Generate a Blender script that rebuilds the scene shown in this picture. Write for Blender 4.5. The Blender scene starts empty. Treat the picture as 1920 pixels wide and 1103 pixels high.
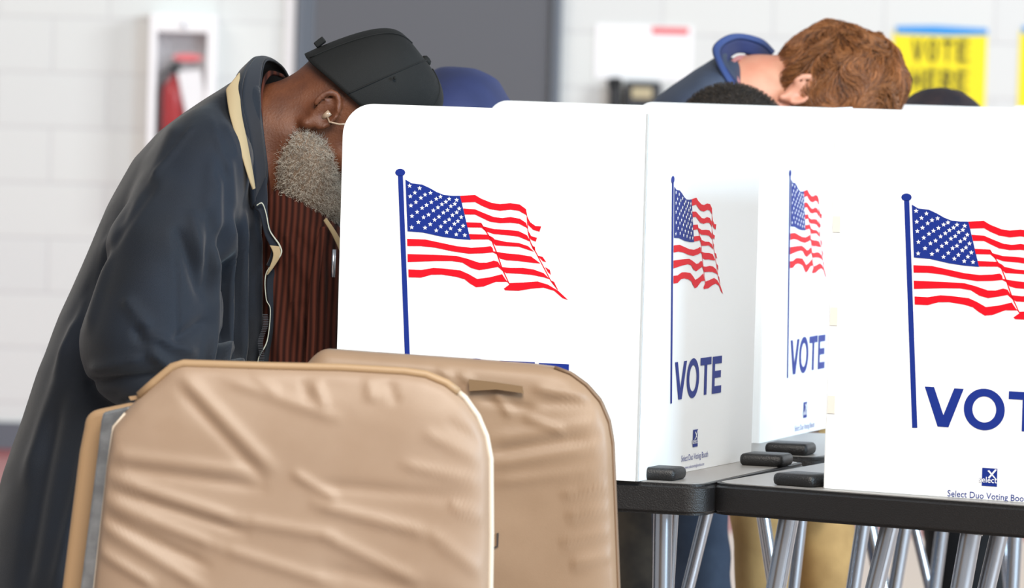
import bpy, bmesh, math, random
import numpy as np
from mathutils import Vector, Matrix
rng = np.random.default_rng(7); random.seed(7)
scn = bpy.context.scene; COL = scn.collection

# ------------------------------------------------------------------ camera
FPX = 12500.0; CW, CH = 1920.0, 1103.0; HC = 1.745
PIT = math.atan((CH/2+21)/FPX); ROL = math.radians(1.6)
Fv = np.array([0, math.cos(PIT), -math.sin(PIT)])
R0 = np.array([1., 0, 0]); U0 = np.array([0, math.sin(PIT), math.cos(PIT)])
Rv = math.cos(ROL)*R0 + math.sin(ROL)*U0
Uv = -math.sin(ROL)*R0 + math.cos(ROL)*U0
CAM = np.array([0, 0, HC])
cam_d = bpy.data.cameras.new('camera'); cam = bpy.data.objects.new('camera', cam_d); COL.objects.link(cam)
cam.matrix_world = Matrix(((Rv[0], Uv[0], -Fv[0], 0), (Rv[1], Uv[1], -Fv[1], 0), (Rv[2], Uv[2], -Fv[2], HC), (0, 0, 0, 1)))
cam_d.sensor_width = 36; cam_d.lens = FPX/CW*36; cam_d.clip_end = 200
cam_d.dof.use_dof = True; cam_d.dof.focus_distance = 10.3; cam_d.dof.aperture_fstop = 8.5
scn.camera = cam
# ------------------------------------------------------------------ light
wd = bpy.data.worlds.new('world'); scn.world = wd; wd.use_nodes = True
wd.node_tree.nodes['Background'].inputs[0].default_value = (0.90, 0.95, 1.0, 1)
wd.node_tree.nodes['Background'].inputs[1].default_value = 0.40
def area(name, loc, tgt, sx, sy, power, col):
    l = bpy.data.lights.new(name, 'AREA'); l.shape = 'RECTANGLE'; l.size = sx; l.size_y = sy; l.energy = power; l.color = col
    o = bpy.data.objects.new(name, l); COL.objects.link(o); o.location = loc
    o.rotation_euler = (Vector(tgt)-Vector(loc)).to_track_quat('-Z', 'Y').to_euler(); return o
area('window_light', (7.5, 5.5, 3.6), (0, 10.5, 1.1), 5.0, 3.0, 1050, (0.62, 0.83, 1.0))
area('front_fill_light', (0.5, 5.5, 5.2), (0.3, 10.5, 1.3), 3.0, 3.0, 520, (1.0, 0.93, 0.84))  # added soft fill, above and in front, to brighten the booth panels
area('far_window_light', (9.0, 17.5, 4.5), (0, 24.5, 1.6), 4.0, 3.0, 770, (0.90, 0.95, 1.0))
area('wall_fill_light', (-5.0, 17.0, 6.5), (-1.0, 24.5, 1.0), 4.0, 4.0, 330, (1.0, 0.95, 0.90))  # added overhead fill that brightens the back wall
scn.view_settings.view_transform = 'Standard'; scn.view_settings.look = 'None'
scn.view_settings.exposure = 0.0; scn.view_settings.gamma = 1.0; scn.view_settings.use_curve_mapping = False

# ------------------------------------------------------------------ picture <-> place
def ray(px, py): return Fv + Rv*((px-CW/2)/FPX) + Uv*((CH/2-py)/FPX)
def W(px, py, D): return CAM + ray(px, py)*D
def hitplane(px, py, p0, n):
    r = ray(px, py); return CAM + r*(np.dot(np.asarray(p0)-CAM, n)/np.dot(r, n))
def hitZ(px, py, z): return hitplane(px, py, (0, 0, z), (0, 0, 1.))
YW = 24.5
def hitW(px, py, y=YW): return hitplane(px, py, (0, y, 0), (0, 1., 0))

# ------------------------------------------------------------------ materials
def lin(c): return tuple(((x/255)/12.92 if x/255 <= .04045 else ((x/255+.055)/1.055)**2.4) for x in c)+(1,)
def mat(name, rgb, rough=.6, metal=0, spec=.5, bump=0, bscale=200, var=0, vscale=8, rgb2=None, sheen=0, island=False, coat=0, stretch=None):
    m = bpy.data.materials.new(name); m.use_nodes = True; nt = m.node_tree; N = nt.nodes; L = nt.links
    b = N['Principled BSDF']; c = lin(rgb)
    b.inputs['Base Color'].default_value = c; b.inputs['Roughness'].default_value = rough; b.inputs['Metallic'].default_value = metal
    b.inputs['Specular IOR Level'].default_value = spec
    if sheen: b.inputs['Sheen Weight'].default_value = sheen
    if coat: b.inputs['Coat Weight'].default_value = coat
    tc = N.new('ShaderNodeTexCoord'); src = tc.outputs['Object']
    if stretch:
        mp = N.new('ShaderNodeMapping'); mp.inputs['Scale'].default_value = stretch; L.new(src, mp.inputs[0]); src = mp.outputs[0]
    if var or rgb2:
        c2 = lin(rgb2) if rgb2 else tuple(min(1, x*(1-var)) for x in c[:3])+(1,)
        r = N.new('ShaderNodeValToRGB'); r.color_ramp.elements[0].color = c2; r.color_ramp.elements[1].color = c
        if island:
            g = N.new('ShaderNodeNewGeometry'); L.new(g.outputs['Random Per Island'], r.inputs[0])
        else:
            n = N.new('ShaderNodeTexNoise'); n.inputs['Scale'].default_value = vscale; n.inputs['Detail'].default_value = 4
            L.new(src, n.inputs['Vector']); L.new(n.outputs[0], r.inputs[0]); r.color_ramp.elements[0].position = .35; r.color_ramp.elements[1].position = .65
        L.new(r.outputs[0], b.inputs['Base Color'])
    if bump:
        n = N.new('ShaderNodeTexNoise'); n.inputs['Scale'].default_value = bscale; n.inputs['Detail'].default_value = 3
        L.new(src, n.inputs['Vector']); bp = N.new('ShaderNodeBump'); bp.inputs['Strength'].default_value = bump; bp.inputs['Distance'].default_value = .003
        L.new(n.outputs[0], bp.inputs['Height']); L.new(bp.outputs[0], b.inputs['Normal'])
    return m
M = {}
M['white_plastic'] = mat('corrugated_plastic', (243, 246, 247), .45, spec=.3)
M['tab'] = mat('hinge_tab_plastic', (226, 222, 212), .5)
M['blue_ink'] = mat('blue_ink', (26, 48, 132), .5, spec=.2)
M['red_ink'] = mat('red_ink', (222, 14, 34), .5, spec=.2)
M['white_ink'] = mat('white_ink', (246, 248, 250), .5, spec=.2)
M['grey_ink'] = mat('pale_blue_ink', (86, 92, 150), .5, spec=.2)  # paler blue for the maker lettering on the receding panels
M['table'] = mat('black_moulded_plastic', (22, 21, 22), .42, bump=.35, bscale=500, spec=.5)
M['table_top'] = mat('grey_black_worktop', (140, 137, 134), .35, bump=.2, bscale=600, spec=.6)
M['alu'] = mat('brushed_aluminium', (196, 200, 208), .26, metal=1)
M['steel'] = mat('dull_steel_channel', (176, 178, 180), .28, metal=.9, var=.35, vscale=40)
M['vinyl'] = mat('tan_vinyl', (150, 127, 107), .5, bump=.12, bscale=900, rgb2=(144, 120, 99), vscale=9, spec=.45)
M['vinyl2'] = mat('tan_vinyl_rear', (144, 119, 96), .45, bump=.12, bscale=900, rgb2=(137, 112, 89), vscale=9, spec=.4)
M['vinyl_rim'] = mat('tan_vinyl_rim', (154, 125, 92), .5, bump=.1, bscale=700)
M['piping'] = mat('cream_piping', (196, 184, 168), .4)
M['piping_dark'] = mat('brown_piping', (112, 88, 66), .5)
M['tape'] = mat('brown_tape', (122, 98, 72), .3)
M['mark'] = mat('dark_mark', (60, 50, 44), .7)
M['coat'] = mat('navy_grey_coat_fabric', (13, 22, 35), .66, spec=.22, bump=.25, bscale=1400, sheen=.15, rgb2=(14, 17, 22), vscale=4)
M['coat_dark'] = mat('dark_coat_fabric', (22, 26, 34), .6, bump=.25, bscale=1400)
M['lining'] = mat('beige_lining', (156, 137, 104), .8, bump=.2, bscale=900)
M['edge'] = mat('worn_fabric_edge', (176, 178, 164), .8)
M['skin_dark'] = mat('deep_brown_skin', (98, 55, 31), .55, bump=.25, bscale=260, rgb2=(82, 44, 25), vscale=30, spec=.4)
M['cap'] = mat('black_cap_twill', (19, 20, 20), .72, bump=.3, bscale=1300, spec=.25)
M['beard'] = mat('grey_beard_hair', (214, 206, 192), .7, rgb2=(122, 110, 98), island=True)
M['beard_base'] = mat('beard_underlayer', (116, 98, 82), .9)
M['tube'] = mat('clear_tube', (150, 128, 108), .2)
M['metal_dark'] = mat('gunmetal', (90, 92, 98), .3, metal=.9)
def corduroy():
    m = mat('corduroy', (86, 34, 26), .95, spec=.1); nt = m.node_tree; N = nt.nodes; L = nt.links; b = N['Principled BSDF']
    tc = N.new('ShaderNodeTexCoord'); w = N.new('ShaderNodeTexWave'); w.wave_type = 'BANDS'; w.bands_direction = 'X'
    w.inputs['Scale'].default_value = 32; w.inputs['Distortion'].default_value = 7; w.inputs['Detail'].default_value = 1; w.inputs['Detail Scale'].default_value = .15
    L.new(tc.outputs['Object'], w.inputs[0]); r = N.new('ShaderNodeValToRGB')
    r.color_ramp.elements[0].color = lin((36, 18, 15)); r.color_ramp.elements[1].color = lin((74, 38, 29))
    L.new(w.outputs[0], r.inputs[0]); L.new(r.outputs[0], b.inputs['Base Color'])
    bp = N.new('ShaderNodeBump'); bp.inputs['Strength'].default_value = .5; bp.inputs['Distance'].default_value = .002
    L.new(w.outputs[0], bp.inputs['Height']); L.new(bp.outputs[0], b.inputs['Normal']); return m
M['shirt'] = corduroy()
M['jeans'] = mat('blue_jeans', (76, 90, 112), .85, bump=.3, bscale=700, rgb2=(54, 66, 86), vscale=10)
M['khaki'] = mat('khaki_trousers', (196, 160, 104), .85, bump=.2, bscale=600, rgb2=(160, 126, 78), vscale=9)
M['brown_cloth'] = mat('brown_trousers', (82, 70, 56), .8, rgb2=(42, 34, 28), vscale=14)
M['black_cloth'] = mat('black_cloth', (24, 24, 27), .8)
M['navy_cloth'] = mat('navy_cloth', (36, 48, 96), .75, bump=.2, bscale=800, rgb2=(28, 38, 78), vscale=7)
M['bluegrey_cloth'] = mat('blue_grey_fabric', (66, 78, 98), .7, bump=.2, bscale=900, rgb2=(52, 62, 82), vscale=8)
M['collar_blue'] = mat('blue_collar_fabric', (44, 66, 120), .7, bump=.2, bscale=800)
M['skin_light'] = mat('fair_skin', (216, 158, 130), .45, bump=.1, bscale=260, rgb2=(208, 138, 112), vscale=18)
M['skin_brown'] = mat('brown_skin', (96, 62, 46), .5, bump=.1, bscale=260)
M['pink_cloth'] = mat('pink_shirt', (178, 118, 116), .8)
M['hair_brown'] = mat('wavy_brown_hair', (190, 124, 72), .42, rgb2=(84, 48, 24), island=True)
M['hair_base'] = mat('brown_hair_underlayer', (92, 56, 30), .8)
M['hair_black'] = mat('short_black_hair', (74, 62, 50), .75, rgb2=(26, 24, 24), island=True)
M['hair_black_base'] = mat('black_hair_underlayer', (34, 28, 24), .9)
M['hair_dark'] = mat('smooth_dark_hair', (50, 36, 38), .6, rgb2=(26, 24, 34), vscale=30)
M['shoe'] = mat('black_leather', (22, 20, 19), .35)
M['eye'] = mat('eye_white', (225, 220, 212), .2)
M['door'] = mat('grey_door_paint', (92, 94, 99), .45, spec=.4)
M['door_frame'] = mat('blue_grey_frame_paint', (98, 106, 116), .4)
M['cab_white'] = mat('white_enamel', (250, 250, 250), .35)
M['cab_in'] = mat('grey_cabinet_inside', (214, 211, 213), .6)
M['wood'] = mat('warm_wood', (206, 176, 136), .6, var=.2)
M['ext_red'] = mat('extinguisher_red', (186, 22, 28), .25)
M['black'] = mat('black_rubber', (28, 28, 30), .5)
M['paper'] = mat('white_paper', (250, 250, 250), .7)
M['red_print'] = mat('red_print', (232, 120, 124), .7)
M['pale_print'] = mat('pale_print', (222, 236, 238), .7)
M['poster'] = mat('yellow_poster', (252, 232, 20), .6)
M['poster_ink'] = mat('black_poster_ink', (48, 40, 10), .6)
M['blue_tape'] = mat('blue_painters_tape', (40, 150, 226), .6)
M['phone'] = mat('black_phone_plastic', (44, 46, 52), .4)
M['screen'] = mat('tan_phone_panel', (190, 178, 142), .5)
M['base'] = mat('grey_cove_base', (98, 102, 110), .6)
M['glass'] = mat('clear_glass', (255, 255, 255), .03)
_nt = M['glass'].node_tree; _mx = _nt.nodes.new('ShaderNodeMixShader'); _tr = _nt.nodes.new('ShaderNodeBsdfTransparent'); _gl = _nt.nodes.new('ShaderNodeBsdfGlossy')
_gl.inputs['Roughness'].default_value = .03; _mx.inputs[0].default_value = .07; _nt.links.new(_tr.outputs[0], _mx.inputs[1]); _nt.links.new(_gl.outputs[0], _mx.inputs[2]); _nt.links.new(_mx.outputs[0], _nt.nodes['Material Output'].inputs[0])
def wall_mat():
    m = mat('painted_block_wall', (222, 226, 224), .55); nt = m.node_tree; N = nt.nodes; L = nt.links; b = N['Principled BSDF']
    tc = N.new('ShaderNodeTexCoord'); sp = N.new('ShaderNodeSeparateXYZ'); cb = N.new('ShaderNodeCombineXYZ')
    L.new(tc.outputs['Object'], sp.inputs[0])
    p = hitW(97, 137); q = hitW(203, 90)
    ax = N.new('ShaderNodeMath'); ax.operation = 'ADD'; ax.inputs[1].default_value = 20*.4064-p[0]+.2032
    az = N.new('ShaderNodeMath'); az.operation = 'ADD'; az.inputs[1].default_value = 20*.2032-p[2]
    L.new(sp.outputs[0], ax.inputs[0]); L.new(sp.outputs[2], az.inputs[0]); L.new(ax.outputs[0], cb.inputs[0]); L.new(az.outputs[0], cb.inputs[1])
    k = N.new('ShaderNodeTexBrick'); k.offset = .5; k.inputs['Scale'].default_value = 1
    k.inputs['Brick Width'].default_value = .4064; k.inputs['Row Height'].default_value = .2032
    k.inputs['Mortar Size'].default_value = .007; k.inputs['Mortar Smooth'].default_value = .6
    k.inputs['Color1'].default_value = lin((222, 225, 221)); k.inputs['Color2'].default_value = lin((219, 222, 219)); k.inputs['Mortar'].default_value = lin((213, 215, 213))
    L.new(cb.outputs[0], k.inputs['Vector']); L.new(k.outputs['Color'], b.inputs['Base Color'])
    n = N.new('ShaderNodeTexNoise'); n.inputs['Scale'].default_value = 90; L.new(tc.outputs['Object'], n.inputs[0])
    b1 = N.new('ShaderNodeBump'); b1.invert = True; b1.inputs['Strength'].default_value = .4; b1.inputs['Distance'].default_value = .006
    b2 = N.new('ShaderNodeBump'); b2.inputs['Strength'].default_value = .2; b2.inputs['Distance'].default_value = .002
    L.new(k.outputs['Fac'], b1.inputs['Height']); L.new(n.outputs[0], b2.inputs['Height']); L.new(b2.outputs[0], b1.inputs['Normal']); L.new(b1.outputs[0], b.inputs['Normal'])
    return m
M['wall'] = wall_mat()
def floor_mat():
    m = mat('gym_floor', (206, 186, 172), .35); nt = m.node_tree; N = nt.nodes; L = nt.links; b = N['Principled BSDF']
    tc = N.new('ShaderNodeTexCoord'); sp = N.new('ShaderNodeSeparateXYZ'); L.new(tc.outputs['Object'], sp.inputs[0])
    g = N.new('ShaderNodeMath'); g.operation = 'GREATER_THAN'; g.inputs[1].default_value = 21.6; L.new(sp.outputs[1], g.inputs[0])
    x = N.new('ShaderNodeMix'); x.data_type = 'RGBA'; x.inputs['A'].default_value = lin((204, 186, 174)); x.inputs['B'].default_value = lin((158, 66, 66))
    L.new(g.outputs[0], x.inputs['Factor']); L.new(x.outputs['Result'], b.inputs['Base Color']); return m
M['floor'] = floor_mat()

# ------------------------------------------------------------------ objects
def mesh_obj(name, V, Fc, m, parent=None, origin=None, smooth=True):
    """V in world coordinates; the object's origin goes to `origin` (or to the parent's origin)."""
    V = np.asarray(V, float)
    o0 = np.array(parent['_o']) if parent is not None else (np.array(origin) if origin is not None else np.array([(V[:, 0].min()+V[:, 0].max())/2, (V[:, 1].min()+V[:, 1].max())/2, V[:, 2].min()]))
    me = bpy.data.meshes.new(name); me.from_pydata((V-o0).tolist(), [], [list(map(int, f)) for f in Fc]); me.update()
    bm = bmesh.new(); bm.from_mesh(me); bmesh.ops.recalc_face_normals(bm, faces=bm.faces); bm.to_mesh(me); bm.free()
    if smooth:
        me.polygons.foreach_set('use_smooth', [True]*len(me.polygons))
    me.materials.append(m); o = bpy.data.objects.new(name, me); COL.objects.link(o)
    o['_o'] = [float(x) for x in o0]
    if parent is not None: o.parent = parent
    else: o.location = o0
    return o
def thing(name, label, cat, loc, group=None):
    o = bpy.data.objects.new(name, None); o.empty_display_size = .1; COL.objects.link(o); o.location = loc; o['_o'] = [float(x) for x in loc]
    o['label'] = label; o['category'] = cat
    if group: o['group'] = group
    return o
def tag(o, label, cat, group=None):
    o['label'] = label; o['category'] = cat
    if group: o['group'] = group
    return o
def struct(o): o['kind'] = 'structure'; return o
def smooth_by_angle(o, a=35):
    me = o.data
    bm = bmesh.new(); bm.from_mesh(me)
    for e in bm.edges:
        if len(e.link_faces) == 2 and e.calc_face_angle(0) > math.radians(a): e.smooth = False
    bm.to_mesh(me); bm.free(); return o
class MB:
    def __init__(s): s.V = []; s.F = []
    def add(s, V, Fc):
        n = len(s.V); s.V += [tuple(v) for v in V]; s.F += [tuple(i+n for i in f) for f in Fc]; return s
    def box(s, lo, hi, bev=0, T=None):
        bm = bmesh.new(); bmesh.ops.create_cube(bm, size=1)
        for v in bm.verts: v.co = Vector([lo[i]+(v.co[i]+.5)*(hi[i]-lo[i]) for i in range(3)])
        if bev: bmesh.ops.bevel(bm, geom=list(bm.edges), offset=bev, segments=3, affect='EDGES', profile=.5)
        V = [np.array(v.co) for v in bm.verts]; Fc = [[v.index for v in f.verts] for f in bm.faces]; bm.free()
        if T is not None: V = [T(v) for v in V]
        return s.add(V, Fc)
    def tube(s, pts, r, n=10, caps=True):
        pts = [np.asarray(p, float) for p in pts]; rr = r if hasattr(r, '__len__') else [r]*len(pts); V = []; Fc = []
        up = np.array([0, 0, 1.]) ; prev = None
        for i, p in enumerate(pts):
            t = pts[min(i+1, len(pts)-1)]-pts[max(i-1, 0)]; t = t/(np.linalg.norm(t)+1e-12)
            if prev is None:
                a = np.cross(t, up); 
                if np.linalg.norm(a) < 1e-3: a = np.cross(t, [1., 0, 0])
            else: a = prev-t*np.dot(prev, t)
            a = a/np.linalg.norm(a); prev = a; b = np.cross(t, a)
            for k in range(n):
                an = 2*math.pi*k/n; V.append(p+rr[i]*(a*math.cos(an)+b*math.sin(an)))
        for i in range(len(pts)-1):
            for k in range(n): Fc.append((i*n+k, i*n+(k+1) % n, (i+1)*n+(k+1) % n, (i+1)*n+k))
        if caps: Fc.append(tuple(range(n))[::-1]); Fc.append(tuple(range((len(pts)-1)*n, len(pts)*n)))
        return s.add(V, Fc)
    def lathe(s, prof, c, n=24, T=None):
        V = []; Fc = []
        for r, z in prof:
            for k in range(n):
                a = 2*math.pi*k/n; p = np.array([c[0]+r*math.cos(a), c[1]+r*math.sin(a), c[2]+z]); V.append(T(p) if T else p)
        for i in range(len(prof)-1):
            for k in range(n): Fc.append((i*n+k, i*n+(k+1) % n, (i+1)*n+(k+1) % n, (i+1)*n+k))
        Fc.append(tuple(range(n))[::-1]); Fc.append(tuple(range((len(prof)-1)*n, len(prof)*n)))
        return s.add(V, Fc)
    def prism(s, poly, y0, y1, T):
        """poly of (x,z); T maps (x,y,z) to world. concave polygons are fine (ngons are triangulated by Blender)."""
        n = len(poly); V = [T(np.array([x, y0, z])) for x, z in poly]+[T(np.array([x, y1, z])) for x, z in poly]
        Fc = [tuple(range(n)), tuple(range(n, 2*n))[::-1]]+[(i, (i+1) % n, n+(i+1) % n, n+i) for i in range(n)]
        return s.add(V, Fc)
    def flat(s, poly, y, T):
        from mathutils.geometry import tessellate_polygon
        V = [T(np.array([x, y, z])) for x, z in poly]
        tris = tessellate_polygon([[Vector((x, z, 0)) for x, z in poly]])
        return s.add(V, tris)
    def out(s, name, m, parent=None, origin=None, smooth=False): return mesh_obj(name, s.V, s.F, m, parent, origin, smooth)
def rrect(x0, z0, x1, z1, rad, n=8):
    """rad = (bl, br, tr, tl)"""
    P = []
    for (cx, cz, a0, r) in ((x0, z0, 180, rad[0]), (x1, z0, 270, rad[1]), (x1, z1, 0, rad[2]), (x0, z1, 90, rad[3])):
        ox = cx+(r if cx == x0 else -r); oz = cz+(r if cz == z0 else -r)
        if r == 0: P.append((cx, cz)); continue
        for k in range(n+1):
            a = math.radians(a0+90*k/n); P.append((ox+r*math.cos(a), oz+r*math.sin(a)))
    return P
def frame(o, yaw):
    """local frame: X along the panel (yaw deg, positive turns its right end away), Y away, Z up."""
    c, s_ = math.cos(math.radians(yaw)), math.sin(math.radians(yaw)); o = np.asarray(o, float)
    ex = np.array([c, s_, 0]); ey = np.array([-s_, c, 0]); ez = np.array([0, 0, 1.])
    T = lambda p: o+ex*p[0]+ey*p[1]+ez*p[2]
    return T, ex, ey
def text_mesh(body, size, bold=0):
    cu = bpy.data.curves.new('t', 'FONT'); cu.body = body; cu.size = size; cu.resolution_u = 3; cu.offset = bold
    ob = bpy.data.objects.new('t', cu); COL.objects.link(ob); bpy.context.view_layer.update()
    me = bpy.data.meshes.new_from_object(ob.evaluated_get(bpy.context.evaluated_depsgraph_get()))
    V = [(v.co.x, v.co.y) for v in me.vertices]; Fc = [tuple(p.vertices) for p in me.polygons]
    bpy.data.objects.remove(ob); bpy.data.curves.remove(cu); bpy.data.meshes.remove(me); return V, Fc
def add_text(mb, body, x0, z0, width, height, y, T, slant=0):
    V, Fc = text_mesh(body, 1.0)
    xs = [v[0] for v in V]; zs = [v[1] for v in V]
    ax, bx = min(xs), max(xs); az, bz = min(zs), max(zs)
    mb.add([T(np.array([x0+(v[0]-ax)/(bx-ax)*width, y, z0+(v[1]-az)/(bz-az)*height])) for v in V], Fc)

# ------------------------------------------------------------------ room
M_ = MB(); M_.add([(-9, YW, 0), (9, YW, 0), (9, YW, 4), (-9, YW, 4), (-9, YW+.2, 0), (9, YW+.2, 0), (9, YW+.2, 4), (-9, YW+.2, 4)], [(0, 1, 2, 3), (4, 7, 6, 5), (3, 2, 6, 7), (0, 4, 5, 1), (0, 3, 7, 4), (1, 5, 6, 2)])
struct(mesh_obj('wall_back', M_.V, M_.F, M['wall'], origin=(0, 0, 0), smooth=False))
struct(MB().box((-9, -2, -.1), (9, YW+.2, 0)).out('floor', M['floor'], origin=(0, 0, 0)))
xl = hitW(557, 60)[0]; xr = hitW(1053, 60)[0]
struct(MB().box((-9, YW-.012, 0), (xl-.02, YW, .1)).box((xr+.02, YW-.012, 0), (9, YW, .1)).out('baseboard_back', M['base']))
# door
d = MB().box((xl+.06, YW-.03, .01), (xr-.04, YW+.01, 2.2), .004).out('door_1', M['door']); struct(d)
dd = d
f = MB().box((xl, YW-.05, 0), (xl+.035, YW+.01, 2.24), .004).box((xl+.035, YW-.035, 0), (xl+.062, YW+.01, 2.24), .003).box((xr-.035, YW-.05, 0), (xr, YW+.01, 2.24), .004).box((xl, YW-.05, 2.2), (xr, YW+.01, 2.26), .004)
f.out('door_frame', M['door_frame'], d)
MB().tube([(xr-.12, YW-.03, 1.0), (xr-.12, YW-.07, 1.0), (xr-.22, YW-.07, 1.0)], .01).out('door_handle', M['alu'], d, smooth=True)
struct(MB().box((xl-.045, YW-.02, .1), (xl-.004, YW, 2.3), .008).out('white_strip_1', M['cab_white']))  # narrow near-white strip left of the door frame
# extinguisher cabinet
a = hitW(285, 30); b_ = hitW(410, 30); cx0, cx1, cz1 = a[0], b_[0], a[2]+.01; cz0 = cz1-.72; cy = YW-.13
cab = thing('extinguisher_cabinet', 'white fire extinguisher cabinet on the block wall behind the bent man', 'cabinet', ((cx0+cx1)/2, YW-.07, cz0))
ox0, ox1, oz1, oz0 = hitW(298, 60)[0], hitW(392, 60)[0], hitW(340, 60)[2], cz0+.05
m = MB().box((cx0, cy, cz0), (ox0, YW, cz1), .004).box((ox1, cy, cz0), (cx1, YW, cz1), .004).box((ox0, cy, oz1), (ox1, YW, cz1), .003).box((ox0, cy, cz0), (ox1, YW, oz0), .003)
m.out('cabinet_frame', M['cab_white'], cab)
MB().box((ox0, YW-.012, oz0), (ox1, YW-.004, oz1)).out('back_plate', M['cab_in'], cab)
MB().box((ox0+.003, cy+.01, oz0+.003), (ox1-.003, cy+.014, oz1-.003)).out('glass_pane', M['glass'], cab)
tq = hitW(352, 108, cy); TT, _, _ = frame((tq[0], cy+.0075, tq[2]), 0)
sg = MB().flat([(math.cos(t)*.055, math.sin(t)*.014) for t in np.linspace(0, 2*math.pi, 24)[:-1]], 0, TT); sg.out('red_decal', M['red_print'], cab)
MB().box((hitW(345, 45, cy)[0]-.006, cy-.012, hitW(345, 52, cy)[2]), (hitW(345, 45, cy)[0]+.006, cy, hitW(345, 42, cy)[2]), .002).out('latch', M['alu'], cab)
ex = hitW(326, 200, YW-.07); er = .045
ext = thing('fire_extinguisher', 'red fire extinguisher with a white tag inside the wall cabinet', 'fire extinguisher', (ex[0], YW-.07, oz0))
hz = hitW(326, 150)[2]-oz0
MB().lathe([(.0, 0), (er, .0), (er, hz-.05), (er*.9, hz-.02), (er*.5, hz), (.016, hz+.01), (.016, hz+.02)], (ex[0], YW-.07, oz0), 28).out('cylinder', M['ext_red'], ext, smooth=True)
MB().lathe([(.018, hz+.02), (.022, hz+.03), (.022, hz+.05), (.014, hz+.055)], (ex[0], YW-.07, oz0), 16).tube([(ex[0]-.02, YW-.07, oz0+hz+.05), (ex[0]+.03, YW-.07, oz0+hz+.075), (ex[0]+.075, YW-.07, oz0+hz+.07)], .007).out('valve_handle', M['black'], ext, smooth=True)
MB().tube([(ex[0], YW-.075, oz0+hz+.035), (ex[0]-.04, YW-.075, oz0+hz+.03), (ex[0]-.055, YW-.075, oz0+hz-.05), (ex[0]-.053, YW-.075, oz0+.1)], .008).out('hose', M['black'], ext, smooth=True)
t0 = hitW(332, 135, YW-.125); TT, _, _ = frame((t0[0], YW-.118, t0[2]), 0)
MB().prism([(0, 0), (.085, .012), (.12, -.14), (.04, -.17)], 0, .001, TT).out('hanging_tag', M['paper'], ext)
# notice sheet, phone, posters
def wallrect(px0, py0, px1, py1): p = hitW(px0, py0); q = hitW(px1, py1); return p[0], q[2], q[0], p[2]
x0, z0, x1, z1 = wallrect(1117, 45, 1297, 152)
nb = thing('notice_sheet', 'white notice sheet with a pale red heading taped beside the grey door', 'notice', ((x0+x1)/2, YW, z0))
Tw, _, _ = frame((0, YW-.002, 0), 0)
MB().prism([(x0, z0), (x1, z0+.0), (x1, z1), (x0, z1)], -.003, .001, Tw).out('sheet', M['paper'], nb)
q = wallrect(1222, 50, 1291, 66); MB().flat([(q[0], q[1]), (q[2], q[1]), (q[2], q[3]), (q[0], q[3])], -.0045, Tw).out('red_heading', M['red_print'], nb)
pr = MB()
for k in range(7):
    q = wallrect(1230, 78+k*8, 1230+30+(k*37 % 24), 80+k*8); pr.flat([(q[0], q[1]), (q[2], q[1]), (q[2], q[3]), (q[0], q[3])], -.0045, Tw)
pr.out('faint_print', M['pale_print'], nb)
x0, z0, x1, z1 = wallrect(1135, 150, 1238, 250)
ph = thing('wall_phone', 'black wall phone with handset mounted under the white notice', 'phone', ((x0+x1)/2, YW, z0))
q = wallrect(1172, 152, 1237, 250); MB().box((q[0], YW-.06, q[1]), (q[2], YW, q[3]), .012).out('phone_body', M['phone'], ph, smooth=False)
q = wallrect(1184, 163, 1222, 185); MB().box((q[0], YW-.064, q[1]), (q[2], YW-.058, q[3]), .003).out('face_plate', M['screen'], ph)
p = hitW(1152, 158); MB().tube([(p[0], YW-.05, p[2]-.2), (p[0]+.002, YW-.075, p[2]-.12), (p[0]+.002, YW-.075, p[2]-.03), (p[0], YW-.05, p[2]+.012)], [.026, .02, .022, .03], 14).box((p[0]-.02, YW-.05, p[2]-.15), (p[0]+.03, YW, p[2]-.02), .01).out('handset', M['black'], ph, smooth=True)
LET = {'V': [[(0, 1), (.24, 1), (.5, .3), (.76, 1), (1, 1), (.64, 0), (.36, 0)]],
       'T': [[(0, 1), (1, 1), (1, .8), (.62, .8), (.62, 0), (.38, 0), (.38, .8), (0, .8)]],
       'E': [[(0, 0), (0, 1), (1, 1), (1, .8), (.27, .8), (.27, .61), (.93, .61), (.93, .42), (.27, .42), (.27, .2), (1, .2), (1, 0)]],
       'H': [[(0, 0), (0, 1), (.27, 1), (.27, .62), (.73, .62), (.73, 1), (1, 1), (1, 0), (.73, 0), (.73, .4), (.27, .4), (.27, 0)]],
       'R': [[(0, 0), (0, 1), (.27, 1), (.27, 0)], [(.27, 1), (.7, 1), (.95, .88), (1, .7), (.92, .52), (.75, .43), (.27, .4), (.27, .6), (.62, .6), (.72, .7), (.62, .8), (.27, .8)], [(.42, .41), (.73, .43), (1, 0), (.70, 0)]]}
def letter(mb, ch, x0, z0, w, h, y, T, st=.26):
    if ch == 'O':
        n = 40; V = []; 
        for k in range(n):
            a = 2*math.pi*k/n; V.append(T(np.array([x0+w*(.5+.5*math.cos(a)), y, z0+h*(.5+.53*math.sin(a))])))
        for k in range(n):
            a = 2*math.pi*k/n; V.append(T(np.array([x0+w*(.5+(.5-st)*math.cos(a)), y, z0+h*(.5+(.53-st*w/h*.8)*math.sin(a))])))
        mb.add(V, [(k, (k+1) % n, n+(k+1) % n, n+k) for k in range(n)])
    else:
        for P in LET[ch]: mb.flat([(x0+w*x, z0+h*z) for x, z in P], y, T)
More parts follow.
